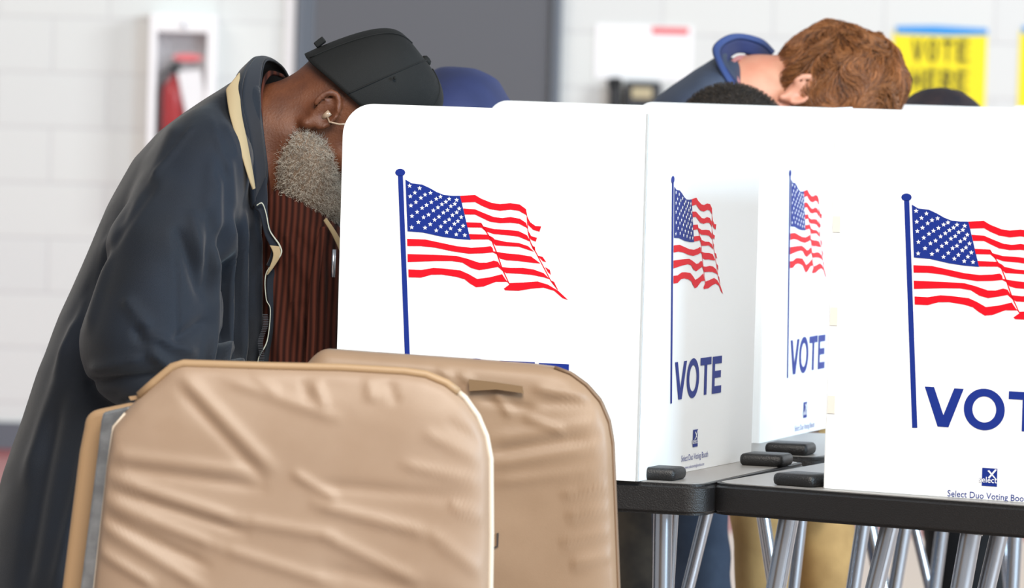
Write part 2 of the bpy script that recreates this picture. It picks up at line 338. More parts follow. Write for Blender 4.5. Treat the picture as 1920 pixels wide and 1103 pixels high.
def poster(px, label):
    p = hitW(px, 58); w = .345; h = .46
    t = thing('vote_here_poster', label, 'poster', (p[0]+w/2, YW, p[2]-h), 'yellow posters on the back wall')
    T, _, _ = frame((p[0], YW-.003, p[2]-h), 0)
    MB().prism([(0, 0), (w, 0), (w, h), (0, h)], -.001, .002, T).out('sheet', M['poster'], t)
    for row, (zz, words) in enumerate(((h-.139, 'VOTE'), (h-.249, 'HERE'))):
        mb = MB()
        for k, ch in enumerate(words): letter(mb, ch, .070+k*.055, zz+.03, .042, .082, -.003, T, .3)
        mb.out(words.lower()+'_lettering', M['poster_ink'], t)
    MB().prism([(.01, h-.01), (.2, h-.012), (w, h-.006), (w, h+.018), (.15, h+.024), (.01, h+.018)], -.003, -.001, T).out('tape_strip', M['blue_tape'], t)
poster(1675, 'yellow VOTE HERE poster right of the brown-haired man, held by blue tape')
poster(1912, 'yellow poster cut off by the right edge of the photo')

# ------------------------------------------------------------------ voting tables and screens
ZT = 1.0; ZTOP = 1.5605; PT = .004
# art traced once on the near-left panel
P1o = hitZ(628, 898, ZT)
_c = hitZ(1203, 901, ZT)
def dist_pt(px, s, z): # point at pixel column px, depth FPX/s, height z
    D = FPX/s; p = W(px, 551, D); p = CAM+ray(px, 551)*D; 
    # move vertically along the world z to the height wanted, correcting the column for roll
    for _ in range(6):
        v = p-CAM; zc = v@Fv; xx = (v@Rv)/zc*FPX+CW/2; p = p+Rv*(px-xx)/FPX*zc; p[2] = z; p = p+np.array([0, 1, 0])*(D-(p-CAM)@Fv)
    return p
A1 = dist_pt(1196, 1230, ZT)      # hinge of the first screen
YAW1 = -19
T1, e1, n1 = frame(A1, YAW1)
W1 = .495
def uv1(cx, cy):  # crop coordinates of the traced flag -> panel metres
    p = hitplane(700+cx/2.565, 290+cy/2.565, A1, n1); v = p-A1; return (v@e1+W1, v[2])
RED = [[(418,198),(490,194),(520,212),(570,232),(610,238),(660,233),(705,240),(735,262),(742,300),(735,290),(700,270),(660,265),(610,270),(560,262),(520,245),(490,228),(426,231)],
[(742,300),(755,325),(780,343),(808,345),(800,371),(770,362),(745,338)],
[(433,259),(490,263),(530,280),(580,300),(620,305),(660,300),(705,308),(735,328),(745,360),(735,350),(700,332),(660,328),(610,330),(560,322),(520,303),(490,288),(440,288)],
[(745,365),(760,392),(788,400),(782,419),(760,410),(745,385)],
[(447,325),(520,328),(530,345),(580,358),(650,362),(700,368),(740,388),(758,420),(740,412),(700,395),(650,388),(580,382),(540,368),(520,351),(452,350)],
[(755,425),(765,440),(778,443),(780,465),(768,455)],
[(460,382),(550,385),(575,398),(585,408),(640,420),(700,425),(745,440),(775,468),(745,458),(700,443),(640,440),(590,437),(570,418),(555,408),(468,408)],
[(790,485),(815,492),(833,518),(815,512)],
[(163,405),(250,408),(330,425),(400,440),(470,448),(530,445),(565,440),(575,450),(578,465),(640,475),(700,480),(760,490),(805,524),(760,520),(700,512),(640,508),(610,500),(595,480),(575,470),(530,475),(460,477),(380,465),(300,448),(230,440),(164,440)],
[(826,540),(850,555),(855,580),(840,565)],
[(165,478),(300,482),(400,487),(450,500),(510,520),(545,520),(580,510),(600,515),(615,540),(660,545),(720,545),(770,552),(820,570),(850,600),(820,590),(760,578),(700,573),(640,570),(620,558),(600,540),(560,548),(510,556),(470,545),(430,520),(380,512),(300,512),(240,514),(166,517)],
[(855,605),(870,612),(885,643),(865,625)],
[(169,552),(230,555),(290,545),(340,548),(420,557),(460,575),(500,598),(560,590),(620,575),(640,605),(655,618),(720,615),(790,610),(840,625),(890,655),(938,700),(910,690),(870,655),(820,640),(760,645),(700,655),(635,653),(628,645),(655,625),(645,612),(590,612),(530,635),(495,638),(465,620),(440,600),(400,588),(330,577),(280,578),(230,592),(170,590)],
[(735,262),(742,300),(745,360),(758,420),(790,480),(855,604),(885,643),(889,650),(885,650),(851,606),(786,482),(755,425),(742,365),(738,300)],
[(518,328),(545,368),(572,410),(600,480),(622,545),(655,618),(651,620),(617,548),(595,483),(568,413),(541,371),(515,331)]]
CANTON = [(155,120),(185,138),(235,144),(270,160),(305,180),(340,194),(380,198),(418,198),(468,410),(400,405),(330,395),(240,375),(165,369)]
STARS = [(176,150),(224,162),(201,183),(179,201),(250,193),(276,184),(230,208),(206,229),(182,245),(304,213),(324,203),(280,229),(257,243),(236,257),(212,276),(187,296),(366,213),(350,227),(331,239),(312,254),(290,269),(267,289),(243,302),(218,325),(186,350),(402,218),(393,237),(374,248),(358,267),(338,279),(317,299),(296,314),(275,335),(250,352),(414,260),(402,278),(382,291),(366,312),(346,324),(326,346),(304,365),(424,301),(408,320),(391,333),(373,355),(354,373),(433,343),(417,363),(400,384),(441,388)]
BALL = uv1(130, 86)
def panel(name, parent, o, yaw, w, ztop, rad=(0, 0, 0, 0), z0=ZT, lean=0):
    T, exx, eyy = frame(o, yaw)
    mb = MB(); poly = rrect(0, z0-ZT, w, ztop-ZT, rad, 10); mb.prism(poly, 0, PT, T)
    # fine corrugation lines are carried by the bump of the material
    return mb.out(name, M['white_plastic'], parent), T
def art(pan, T, du, dv, small=True, su=1.0):
    """flag, VOTE and the maker's mark, printed on the camera side of a panel"""
    y1, y2 = -.0007, -.0012
    mu = lambda u: (u-BALL[0])*su+BALL[0]+du; tr = lambda P: [(mu(u), v+dv) for u, v in (uv1(*p) for p in P)]
    mb = MB()
    pole = [(119, 100), (143, 100), (184, 1170), (160, 1170)]
    mb.flat(tr(pole), y1, T); mb.flat(tr([(130+24*math.cos(t), 86+18*math.sin(t)) for t in np.linspace(0, 2*math.pi, 20)[:-1]]), y1, T)
    mb.flat(tr(CANTON), y1, T); mb.out('flagpole_and_canton_print', M['blue_ink'], pan)
    mb = MB()
    for P in RED: mb.flat(tr(P), y1, T)
    mb.out('red_stripes_print', M['red_ink'], pan)
    mb = MB()
    for cx, cy in STARS:
        mb.flat(tr([(cx+(11.5 if k % 2 == 0 else 4.8)*math.sin(math.pi*k/5), cy-(11.5 if k % 2 == 0 else 4.8)*math.cos(math.pi*k/5)) for k in range(10)]), y2, T)
    mb.out('white_stars_print', M['white_ink'], pan)
    mb = MB()
    for ch, xa, xb, yt in (('V', 218, 399, 975), ('O', 402, 592, 982), ('T', 608, 778, 991), ('E', 797, 942, 1002)):
        u0, v1 = uv1(xa, yt); u1_, _ = uv1(xb, yt); _, v0 = uv1(xa, yt+184)
        letter(mb, ch, mu(u0), v0+dv, (u1_-u0)*su, v1-v0, y1, T, .21)
    mb.out('vote_lettering', M['blue_ink'], pan)
    if small:
        lu, lv = LOGO; lu += du; lv += dv+(.006 if small == 2 else 0); q = .0255
        MB().flat([(lu, lv), (lu+q, lv), (lu+q, lv+q*1.06), (lu, lv+q*1.06)], y1, T).out('logo_square_print', M['blue_ink'], pan)
        mb = MB()
        mb.flat([(lu+q*.36, lv+q*.90), (lu+q*.47, lv+q*.95), (lu+q*.99, lv+q*.42), (lu+q*.93, lv+q*.40)], y2, T)
        mb.flat([(lu+q*.86, lv+q*1.02), (lu+q*.98, lv+q*1.0), (lu+q*.50, lv+q*.45), (lu+q*.40, lv+q*.50)], y2, T)
        add_text(mb, 'select', lu-q*.18, lv+q*.2, q*1.18, q*.34, y2, T)
        mb.out('logo_mark_print', M['white_ink'], pan)
        mb = MB(); add_text(mb, 's', lu-q*.19, lv+q*.2, q*.17, q*.25, y1-.0001, T); mb.out('logo_letter_print', M['blue_ink'], pan)
        mb = MB(); add_text(mb, 'Select Duo Voting Booth', lu-.057, lv-.0225, .139, .0125, y1, T)
        if small == 2:
            add_text(mb, 'www.selectvotingbooths.com', lu-.037, lv-.0335, .1, .0064, y1, T)
            add_text(mb, 'Part No. VB-D01', lu-.014, lv-.0440, .052, .0064, y1, T)
        mb.out('maker_lettering', M['grey_ink'] if small == 2 else M['blue_ink'], pan)
def tabs(pan, T, u, w=.012, zs=(.11, .27, .42), y=-.0006):
    for z in zs: MB().box((u, y-.0006, z), (u+w, y, z+.028), 0, T).out('hinge_tab', M['tab'], pan)
GS = 'white cardboard-like privacy screens on the voting tables'
GS = 'privacy screens on the voting tables'
# fourth panel first: it fixes the maker's mark
A4 = dist_pt(1546, 1234, ZT); YAW4 = -31; T4, e4, n4 = frame(A4, YAW4)
def uvp(px, py, A, e, n): p = hitplane(px, py, A, n); v = p-A; return (v@e, v[2])
b4 = uvp(1700, 370, A4, e4, n4); l4 = uvp(1841, 911, A4, e4, n4)
LOGO = (l4[0]-(b4[0]-BALL[0]), l4[1]-(b4[1]-BALL[1]))
BW = .585
# screen 1
s1 = thing('privacy_screen', 'white flag-printed privacy screen in front of the bearded man, nearest on the left', 'privacy screen', tuple(A1), GS)
O1 = A1-e1*W1
pn, Tn = panel('side_panel', s1, O1, YAW1, W1, ZTOP+.001, (0, 0, 0, .05)); art(pn, Tn, 0, 0, small=1)
YB1 = 71.0; A1b = A1
pb, Tb = panel('back_panel', s1, A1b+np.array([0, .0, 0]), YB1, BW, ZTOP)
_, eb, nb_ = frame(A1b, YB1); bb = uvp(1261, 337, A1b, eb, nb_); art(pb, Tb, bb[0]-BALL[0], bb[1]-BALL[1], small=2)
pf, Tf = panel('side_panel', s1, A1b+eb*BW-e1*W1, YAW1, W1, ZTOP-.01, (0, 0, 0, .05))
# screen 2
A2 = dist_pt(1424, 1126, ZT); YB2 = 73.5; _, e2, n2 = frame(A2, YAW1); _, eb2, nb2 = frame(A2, YB2)
s2 = thing('privacy_screen', 'white flag-printed privacy screen standing just behind the nearest left one', 'privacy screen', tuple(A2), GS)
p2, T2 = panel('side_panel', s2, A2-e2*W1, YAW1, W1, HC-.1885, (0, 0, 0, .035))
pb2, Tb2 = panel('back_panel', s2, A2, YB2, BW, HC-.190); b2 = uvp(1481, 325, A2, eb2, nb2); art(pb2, Tb2, b2[0]-BALL[0], b2[1]-BALL[1], small=2)
F2 = dist_pt(1703, 1070, ZT); _, e3, _ = frame(F2, -14)
p3, T3 = panel('side_panel', s2, F2-e3*.505, -14, .505, HC-.193, (0, 0, 0, .03))
# screen 3 (right foreground)
s3 = thing('privacy_screen', 'white flag-printed privacy screen cut off by the right edge, nearest on the right', 'privacy screen', tuple(A4), GS)
p4, T4_ = panel('side_panel', s3, A4, YAW4, .50, ZTOP-.012, (0, 0, .05, 0)); art(p4, T4_, b4[0]-BALL[0], b4[1]-BALL[1], small=1, su=1.07)
for (px, py0, py1) in ((1560, 435, 405), (1556, 610, 576), (1552, 775, 742)):
    u0, v0 = uvp(px, py0, A4, e4, n4); _, v1 = uvp(px, py1, A4, e4, n4)
    MB().box((.0015, -.0013, v0), (.014, -.0006, v1), 0, T4_).out('hinge_tab', M['tab'], p4)
pb3, _ = panel('back_panel', s3, A4+n4*.005, 67, BW, ZTOP-.014); _, eb3, _ = frame(A4, 67)
panel('side_panel', s3, A4+n4*.005+eb3*BW, YAW4, .50, ZTOP-.016, (0, 0, .05, 0))
# screen 4 (far right)
A5 = dist_pt(1500, 992, ZT); _, e5, _ = frame(A5, -9)
s4 = thing('privacy_screen', 'white privacy screen farthest back on the right, before the yellow posters', 'privacy screen', tuple(A5), GS)
panel('side_panel', s4, A5, -9, .53, HC-.1975, (0, 0, 0, .03)); _, eb5, _ = frame(A5, 76)
panel('back_panel', s4, A5+e5*.53, 76, .3, HC-.20)
A6 = dist_pt(1876, 978, ZT)
s5 = thing('privacy_screen', 'white privacy screen sliver at the far right edge, under the cut-off poster', 'privacy screen', tuple(A6), GS)
panel('side_panel', s5, A6, -9, .3, HC-.1965, (0, 0, 0, .02))

def table(o, yaw, w, dep, label, pads, legs, th=.049, sk=0):
    """o = front left corner at table-top height; legs = [(px_top, py_top, px_bot, py_bot, width_px, depth)]"""
    T, exx, eyy = frame(o, yaw)
    t = thing('voting_table', label, 'table', tuple(T(np.array([w/2, dep/2, -ZT]))), 'black voting tables')
    bm = bmesh.new()
    def slab(z0, z1, inset, rad, bev):
        poly = rrect(inset, inset, w-inset, dep-inset, (rad,)*4, 8); poly = [(x-math.tan(math.radians(sk))*y, y) for x, y in poly]
        b = bmesh.new(); vs = [b.verts.new((x, y, z0)) for x, y in poly]; f = b.faces.new(vs)
        r = bmesh.ops.extrude_face_region(b, geom=[f]); 
        for v in r['geom']:
            if isinstance(v, bmesh.types.BMVert): v.co.z = z1
        if bev: bmesh.ops.bevel(b, geom=[e for e in b.edges if abs(e.verts[0].co.z-e.verts[1].co.z) < 1e-6], offset=bev, segments=3, affect='EDGES')
        V = [T(np.array(v.co)) for v in b.verts]; b.verts.index_update(); Fc = [[v.index for v in f.verts] for f in b.faces]; b.free(); return V, Fc
    V, Fc = slab(-th, -.0015, 0, .035, .006); smooth_by_angle(mesh_obj('table_body', V, Fc, M['table'], t), 40)
    V, Fc = slab(-.002, -.0004, .012, .03, 0); mesh_obj('worktop', V, Fc, M['table_top'], t, smooth=False)
    for (px, py) in pads:
        p = hitZ(px, py, ZT); Tp, _, _ = frame(p, yaw)
        MB().box((-.036, -.02, -.001), (.036, .05, .019), .008, Tp).out('leg_cap', M['table'], t, smooth=True)
    zt = ZT-th
    for (xa, ya, xb, yb, wp, D) in legs:
        p = W(xa, ya, D); q = W(xb, yb, D); q = q+(p-q)*0; dirv = q-p; 
        k = (0.006-p[2])/dirv[2]; base = p+dirv*k; k2 = (zt+.002-p[2])/dirv[2]; top = p+dirv*k2; r = wp/FPX*D/2
        lg = MB().tube([top, base], r, 20).out('leg', M['alu'], t, smooth=True); smooth_by_angle(lg, 50)
        dn = (base-top)/np.linalg.norm(base-top)
        smooth_by_angle(MB().tube([base-dn*.03, base+dn*.004], r*1.25, 16).out('rubber_foot', M['black'], lg, smooth=True), 50)
        smooth_by_angle(MB().tube([top, top+dn*.006], r*1.12, 20).out('leg_collar', M['steel'], lg, smooth=True), 50)
    return t
cA = hitZ(1322, 909, ZT); _, ea, na = frame(cA, -18)
table(cA-ea*.565, -18, .565, .60, 'black voting table on aluminium legs under the nearest left screen', [(1229, 899), (1432, 873)],
      [(1243, 965, 1241, 1103, 36, 10.25), (1264, 965, 1256, 1103, 17, 10.75), (700, 965, 680, 1103, 34, 10.3), (800, 965, 790, 1103, 30, 10.75)])
cB = hitZ(1325, 904, ZT); _, eB, _ = frame(cB, -24)
table(cB, -33, .86, .575, 'black voting table whose long front edge runs off the right side', [(1497, 911)],
      [(1478, 978, 1455, 1103, 38, 10.2), (1668, 990, 1640, 1103, 36, 10.15), (1820, 1003, 1802, 1103, 40, 10.0), (1872, 1008, 1850, 1103, 34, 10.35)], sk=12)
cC = hitZ(1545, 858, ZT); _, eC, _ = frame(cC, -16)
table(cC-eC*.62, -16, .62, .60, 'black voting table behind, seen between the white screens, left one', [(1478, 852)],
      [(1325, 962, 1290, 1103, 24, 11.25), (1432, 975, 1452, 1103, 26, 11.2), (1502, 978, 1488, 1103, 22, 11.6), (1618, 985, 1600, 1103, 28, 11.3)])
cD = dist_pt(1600, 1085, ZT); _, eD, _ = frame(cD, -10)
table(dist_pt(1485, 1030, ZT), -9, .95, .70, 'black voting table under the farthest right screen', [],
      [(1630, 985, 1655, 1103, 30, 12.4), (1697, 990, 1678, 1103, 26, 12.25), (1715, 990, 1742, 1103, 18, 12.6), (1766, 995, 1752, 1103, 25, 12.5), (1903, 1008, 1898, 1103, 28, 12.3), (1884, 1040, 1890, 1103, 16, 12.55)])
# ------------------------------------------------------------------ tan padded screens
def star_panel(poly, c, nr, ns):
    """rays from c meet the polygon: rings of points filling it"""
    P = np.array(poly, float); c = np.array(c, float); out = []
    for k in range(ns):
        a = 2*math.pi*k/ns; d = np.array([math.cos(a), math.sin(a)]); best = 0
        for i in range(len(P)):
            p, q = P[i]-c, P[(i+1) % len(P)]-c; e = q-p; den = d[0]*e[1]-d[1]*e[0]
            if abs(den) < 1e-12: continue
            t = (p[0]*e[1]-p[1]*e[0])/den; s = (p[0]*d[1]-p[1]*d[0])/den
            if t > 0 and -1e-9 <= s <= 1+1e-9: best = max(best, t)
        out.append(c+d*best)
    return np.array(out)
def smooth_noise(X, Z, seed, fx, fz, n=5):
    r = np.random.default_rng(seed); v = 0
    for k in range(n):
        a = r.uniform(.6, 1.5); b = r.uniform(.6, 1.5); v = v+np.sin(X*fx*a+Z*fz*b*r.choice([-1, 1])+r.uniform(0, 6.28))*np.cos(X*fx*.4*b-Z*fz*.5*a+r.uniform(0, 6.28))
    return v/n
def ridges(X, Z, lst):
    v = np.zeros_like(X)
    for (x1, y1, x2, y2, w, a) in lst:
        d = np.array([x2-x1, y2-y1]); L2 = d@d; t = ((X-x1)*d[0]+(Z-y1)*d[1])/L2
        tc = np.clip(t, 0, 1); dx = X-(x1+tc*d[0]); dy = Z-(y1+tc*d[1]); bend = 0
        dist = np.sqrt(dx*dx+dy*dy); tap = np.clip(np.minimum(t, 1-t)*5+.35, .0, 1)
        v += a*np.exp(-(dist/w)**2)*tap
    return v
def padded(name, label, D, outline, cen, th, folds, m, seed, yaw, rear=None, piping=None, extras=None, puff=.022):
    c0 = W(cen[0], cen[1], D); _, ex_, ey_ = frame((0, 0, 0), yaw)
    def toL(px, py): p = hitplane(px, py, c0, ey_); v = p-c0; return (v@ex_, v[2])
    P = [toL(*q) for q in outline]; zb = -c0[2]+.012
    P = [(x, max(z, zb)) for x, z in P]
    base = np.array([c0[0], c0[1], 0.])
    root = thing(name, label, 'padded partition', tuple(base), 'tan padded partitions')
    T = lambda p: c0+ex_*p[0]+ey_*p[1]+np.array([0, 0, 1.])*p[2]
    ns = 560; nr = 110; cc = (0., (P[0][1]+zb)/2); B = star_panel(P, cc, nr, ns); V = []; Fc = []
    rr = [1-(1-i/nr)**1.0 for i in range(nr+1)]
    ps = 1/FPX*D
    for i in range(nr+1):
        r = rr[i]; Q = np.array(cc)+(B-np.array(cc))*r
        edge = np.linalg.norm(B-np.array(cc), axis=1)*(1-r)            # distance to rim
        h = puff*(1-np.exp(-edge/.035)) + .012*np.sqrt(np.clip(edge/.012, 0, 1))
        X = Q[:, 0]/ps+cen[0]; Z = cen[1]-Q[:, 1]/ps
        fade = np.clip(edge/.02, 0, 1)
        h = h+fade*(ridges(X, Z, folds)*.00085+.0030*smooth_noise(X, Z, seed, .004, .022)+.0008*smooth_noise(X, Z, seed+3, .02, .05)
                    +0.0018*np.exp(-edge/.05)*smooth_noise(X, Z, seed+9, .03, .075, 6))
        for k in range(ns): V.append(T(np.array([Q[k, 0], -h[k], Q[k, 1]])))
    for i in range(nr):
        for k in range(ns): Fc.append((i*ns+k, i*ns+(k+1) % ns, (i+1)*ns+(k+1) % ns, (i+1)*ns+k))
    n0 = len(V)
    for k in range(ns): V.append(T(np.array([B[k, 0], th, B[k, 1]])))
    for k in range(ns): Fc.append((nr*ns+k, nr*ns+(k+1) % ns, n0+(k+1) % ns, n0+k))
    Fc.append(tuple(range(n0, n0+ns)))
    sk = mesh_obj('vinyl_cover', V, Fc, m, root)
    if piping:
        for nm, mm, pts, r in piping:
            q = [T(np.array([toL(*p)[0], -.004, max(toL(*p)[1], zb)])) for p in pts]
            MB().tube(q, r, 10).out(nm, mm, root, smooth=True)
    return root, T, toL, zb
# arc helper in pixels
def arc(cx, cy, r, a0, a1, n=8, ry=None): return [(cx+r*math.cos(math.radians(a0+(a1-a0)*k/n)), cy-(ry or r)*math.sin(math.radians(a0+(a1-a0)*k/n))) for k in range(n+1)]
topQ1 = [(333, 684)]+[(340, 682), (500, 687), (640, 690), (760, 697)]+[(800, 703), (838, 719), (872, 746), (896, 780), (912, 818), (920, 860)]
Q1 = [(345, 681.5)]+topQ1[2:]+[(921, 1000), (918, 1200), (905, 2060), (100, 2040), (175, 1103), (200, 870), (212, 800), (262, 742), (325, 688)]
F1 = [(335, 705, 520, 880, 13, 6), (330, 730, 500, 900, 10, -4), (200, 860, 480, 886, 11, 5), (205, 885, 500, 915, 9, -4), (197, 902, 461, 976, 11, 6), (461, 976, 640, 1001, 12, 5), (200, 925, 470, 1000, 9, -5),
      (192, 948, 420, 1028, 11, 6), (420, 1028, 640, 1090, 12, 5), (190, 975, 400, 1065, 10, -5), (185, 990, 394, 1105, 12, 6), (182, 1040, 300, 1105, 10, 6), (420, 712, 640, 780, 12, 5), (470, 700, 520, 735, 8, 4), (590, 712, 612, 760, 7, 6), (565, 712, 580, 750, 6, -4),
      (690, 700, 700, 745, 8, 5), (725, 705, 745, 750, 8, -4), (555, 884, 640, 930, 9, 5), (596, 940, 820, 990, 12, 6), (820, 990, 915, 1060, 12, 5), (600, 905, 900, 920, 12, -4), (620, 1000, 800, 1080, 12, 5), (800, 800, 910, 850, 12, 4), (760, 860, 910, 890, 10, 4),
      (850, 930, 915, 960, 8, 4), (840, 780, 905, 815, 9, -3), (620, 1060, 900, 1120, 14, -4)]
r1, TQ, LQ, zb1 = padded('padded_partition', 'tan vinyl padded partition in the left foreground with a metal edge strip', 9.15, Q1, (560, 900), .03, F1, M['vinyl'], 5, -6,
    piping=[('top_piping', M['vinyl_rim'], [(262, 742), (290, 717), (325, 688), (345, 682), (500, 687), (640, 690), (760, 697), (800, 703), (838, 719), (860, 736)], .0062),
            ('side_piping', M['piping'], [(860, 736), (872, 746), (896, 780), (912, 818), (920, 860), (921, 1000), (918, 1200), (905, 2060)], .0045)])
# rear frame with rounded corner, metal channel and its screws
def qpoly(pts): return [(x, max(z, zb1)) for x, z in (LQ(*p) for p in pts)]
back = [(230, 760), (300, 754), (420, 760), (430, 900), (420, 2060), (30, 2060), (108, 1103), (140, 850), (149, 805)]+arc(180, 801, 30, 170, 100, 5)
mb = MB().prism(qpoly(back), .032, .062, TQ); o_ = mb.out('rear_frame', M['vinyl_rim'], r1); bv = o_.modifiers.new('bevel', 'BEVEL'); bv.width = .009; bv.segments = 4; bv.limit_method = 'ANGLE'; smooth_by_angle(o_, 60)
mch = MB().prism(qpoly([(193, 774), (245, 762), (238, 775), (214, 800), (204, 870), (178, 1103), (100, 2060), (72, 2060), (150, 1103), (182, 850), (189, 790)]), .002, .03, TQ)
oc = mch.out('metal_channel', M['steel'], r1); bv = oc.modifiers.new('bevel', 'BEVEL'); bv.width = .003; bv.segments = 2; bv.limit_method = 'ANGLE'
lip = MB().tube([TQ(np.array([LQ(*p)[0], -.004, max(LQ(*p)[1], zb1)])) for p in [(236, 775), (214, 800), (204, 870), (178, 1103), (100, 2050)]], .0022, 8).out('lip_highlight', M['piping'], oc, smooth=True)  # cream colour paints the bright highlight along the channel's lip
MB().prism(qpoly([(242, 744), (262, 741), (288, 735), (275, 752), (262, 748), (246, 751)]), -.004, .004, TQ).out('pull_tab', M['vinyl_rim'], r1)
mk = MB()
for (px, py, w, h) in ((524, 1013, 3, 3), (523, 1053, 3, 5), (472, 1084, 2, 4), (541, 1093, 4, 3), (568, 911, 3, 2), (517, 1046, 2, 2), (540, 1080, 2, 2)):
    q = qpoly([(px-w, py-h), (px+w, py-h*.6), (px+w*.8, py+h), (px-w*.8, py+h*.8)]); mk.prism(q, -.040, -.028, TQ)
F2 = [(921, 820, 1148, 778, 12, 4), (925, 868, 1148, 822, 11, 4), (921, 845, 1100, 810, 9, -4), (930, 900, 1140, 870, 10, 3), (820, 690, 845, 710, 6, 5), (860, 700, 880, 712, 6, 5), (900, 745, 1000, 760, 8, -4), (930, 735, 960, 775, 7, 5), (1000, 720, 1100, 735, 10, 5),
      (1010, 750, 1130, 740, 9, -4), (1060, 920, 1150, 900, 8, 4), (1070, 960, 1155, 940, 9, 4), (1060, 1010, 1155, 985, 9, 4), (1080, 1050, 1158, 1030, 9, 4), (600, 665, 820, 690, 10, 3), (985, 775, 1060, 800, 8, 4)]
Q2 = [(612, 655.5), (700, 662), (860, 673), (1000, 684), (1040, 689), (1070, 700), (1100, 722), (1126, 752), (1142, 790), (1149, 830), (1154, 950), (1160, 1103), (1190, 2010), (640, 2010), (590, 1103), (585, 800), (560, 700), (588, 668), (600, 658)]
r2, TQ2, LQ2, zb2 = padded('padded_partition', 'tan vinyl padded partition with brown tape patch, standing behind the foreground one', 9.55, Q2, (870, 900), .03, F2, M['vinyl2'], 11, -6,
    piping=[('edge_piping', M['piping_dark'], [(1040, 689), (1070, 700), (1100, 722), (1126, 752), (1142, 790), (1149, 830), (1154, 950), (1160, 1103), (1190, 2010)], .0028)], puff=.02)
def q2(pts): return [(x, max(z, zb2)) for x, z in (LQ2(*p) for p in pts)]
tp = MB().prism(q2([(884, 709), (930, 714), (984, 722), (986, 735), (935, 728), (885, 731)]), -.0355, -.030, TQ2); tp.out('tape_patch', M['tape'], r2)
mk2 = MB().prism(q2([(936, 997), (940, 996), (939, 1022), (928, 1027), (929, 1023), (936, 1020)]), -.0345, -.032, TQ2); mk2.out('dark_scuff', M['mark'], r2)
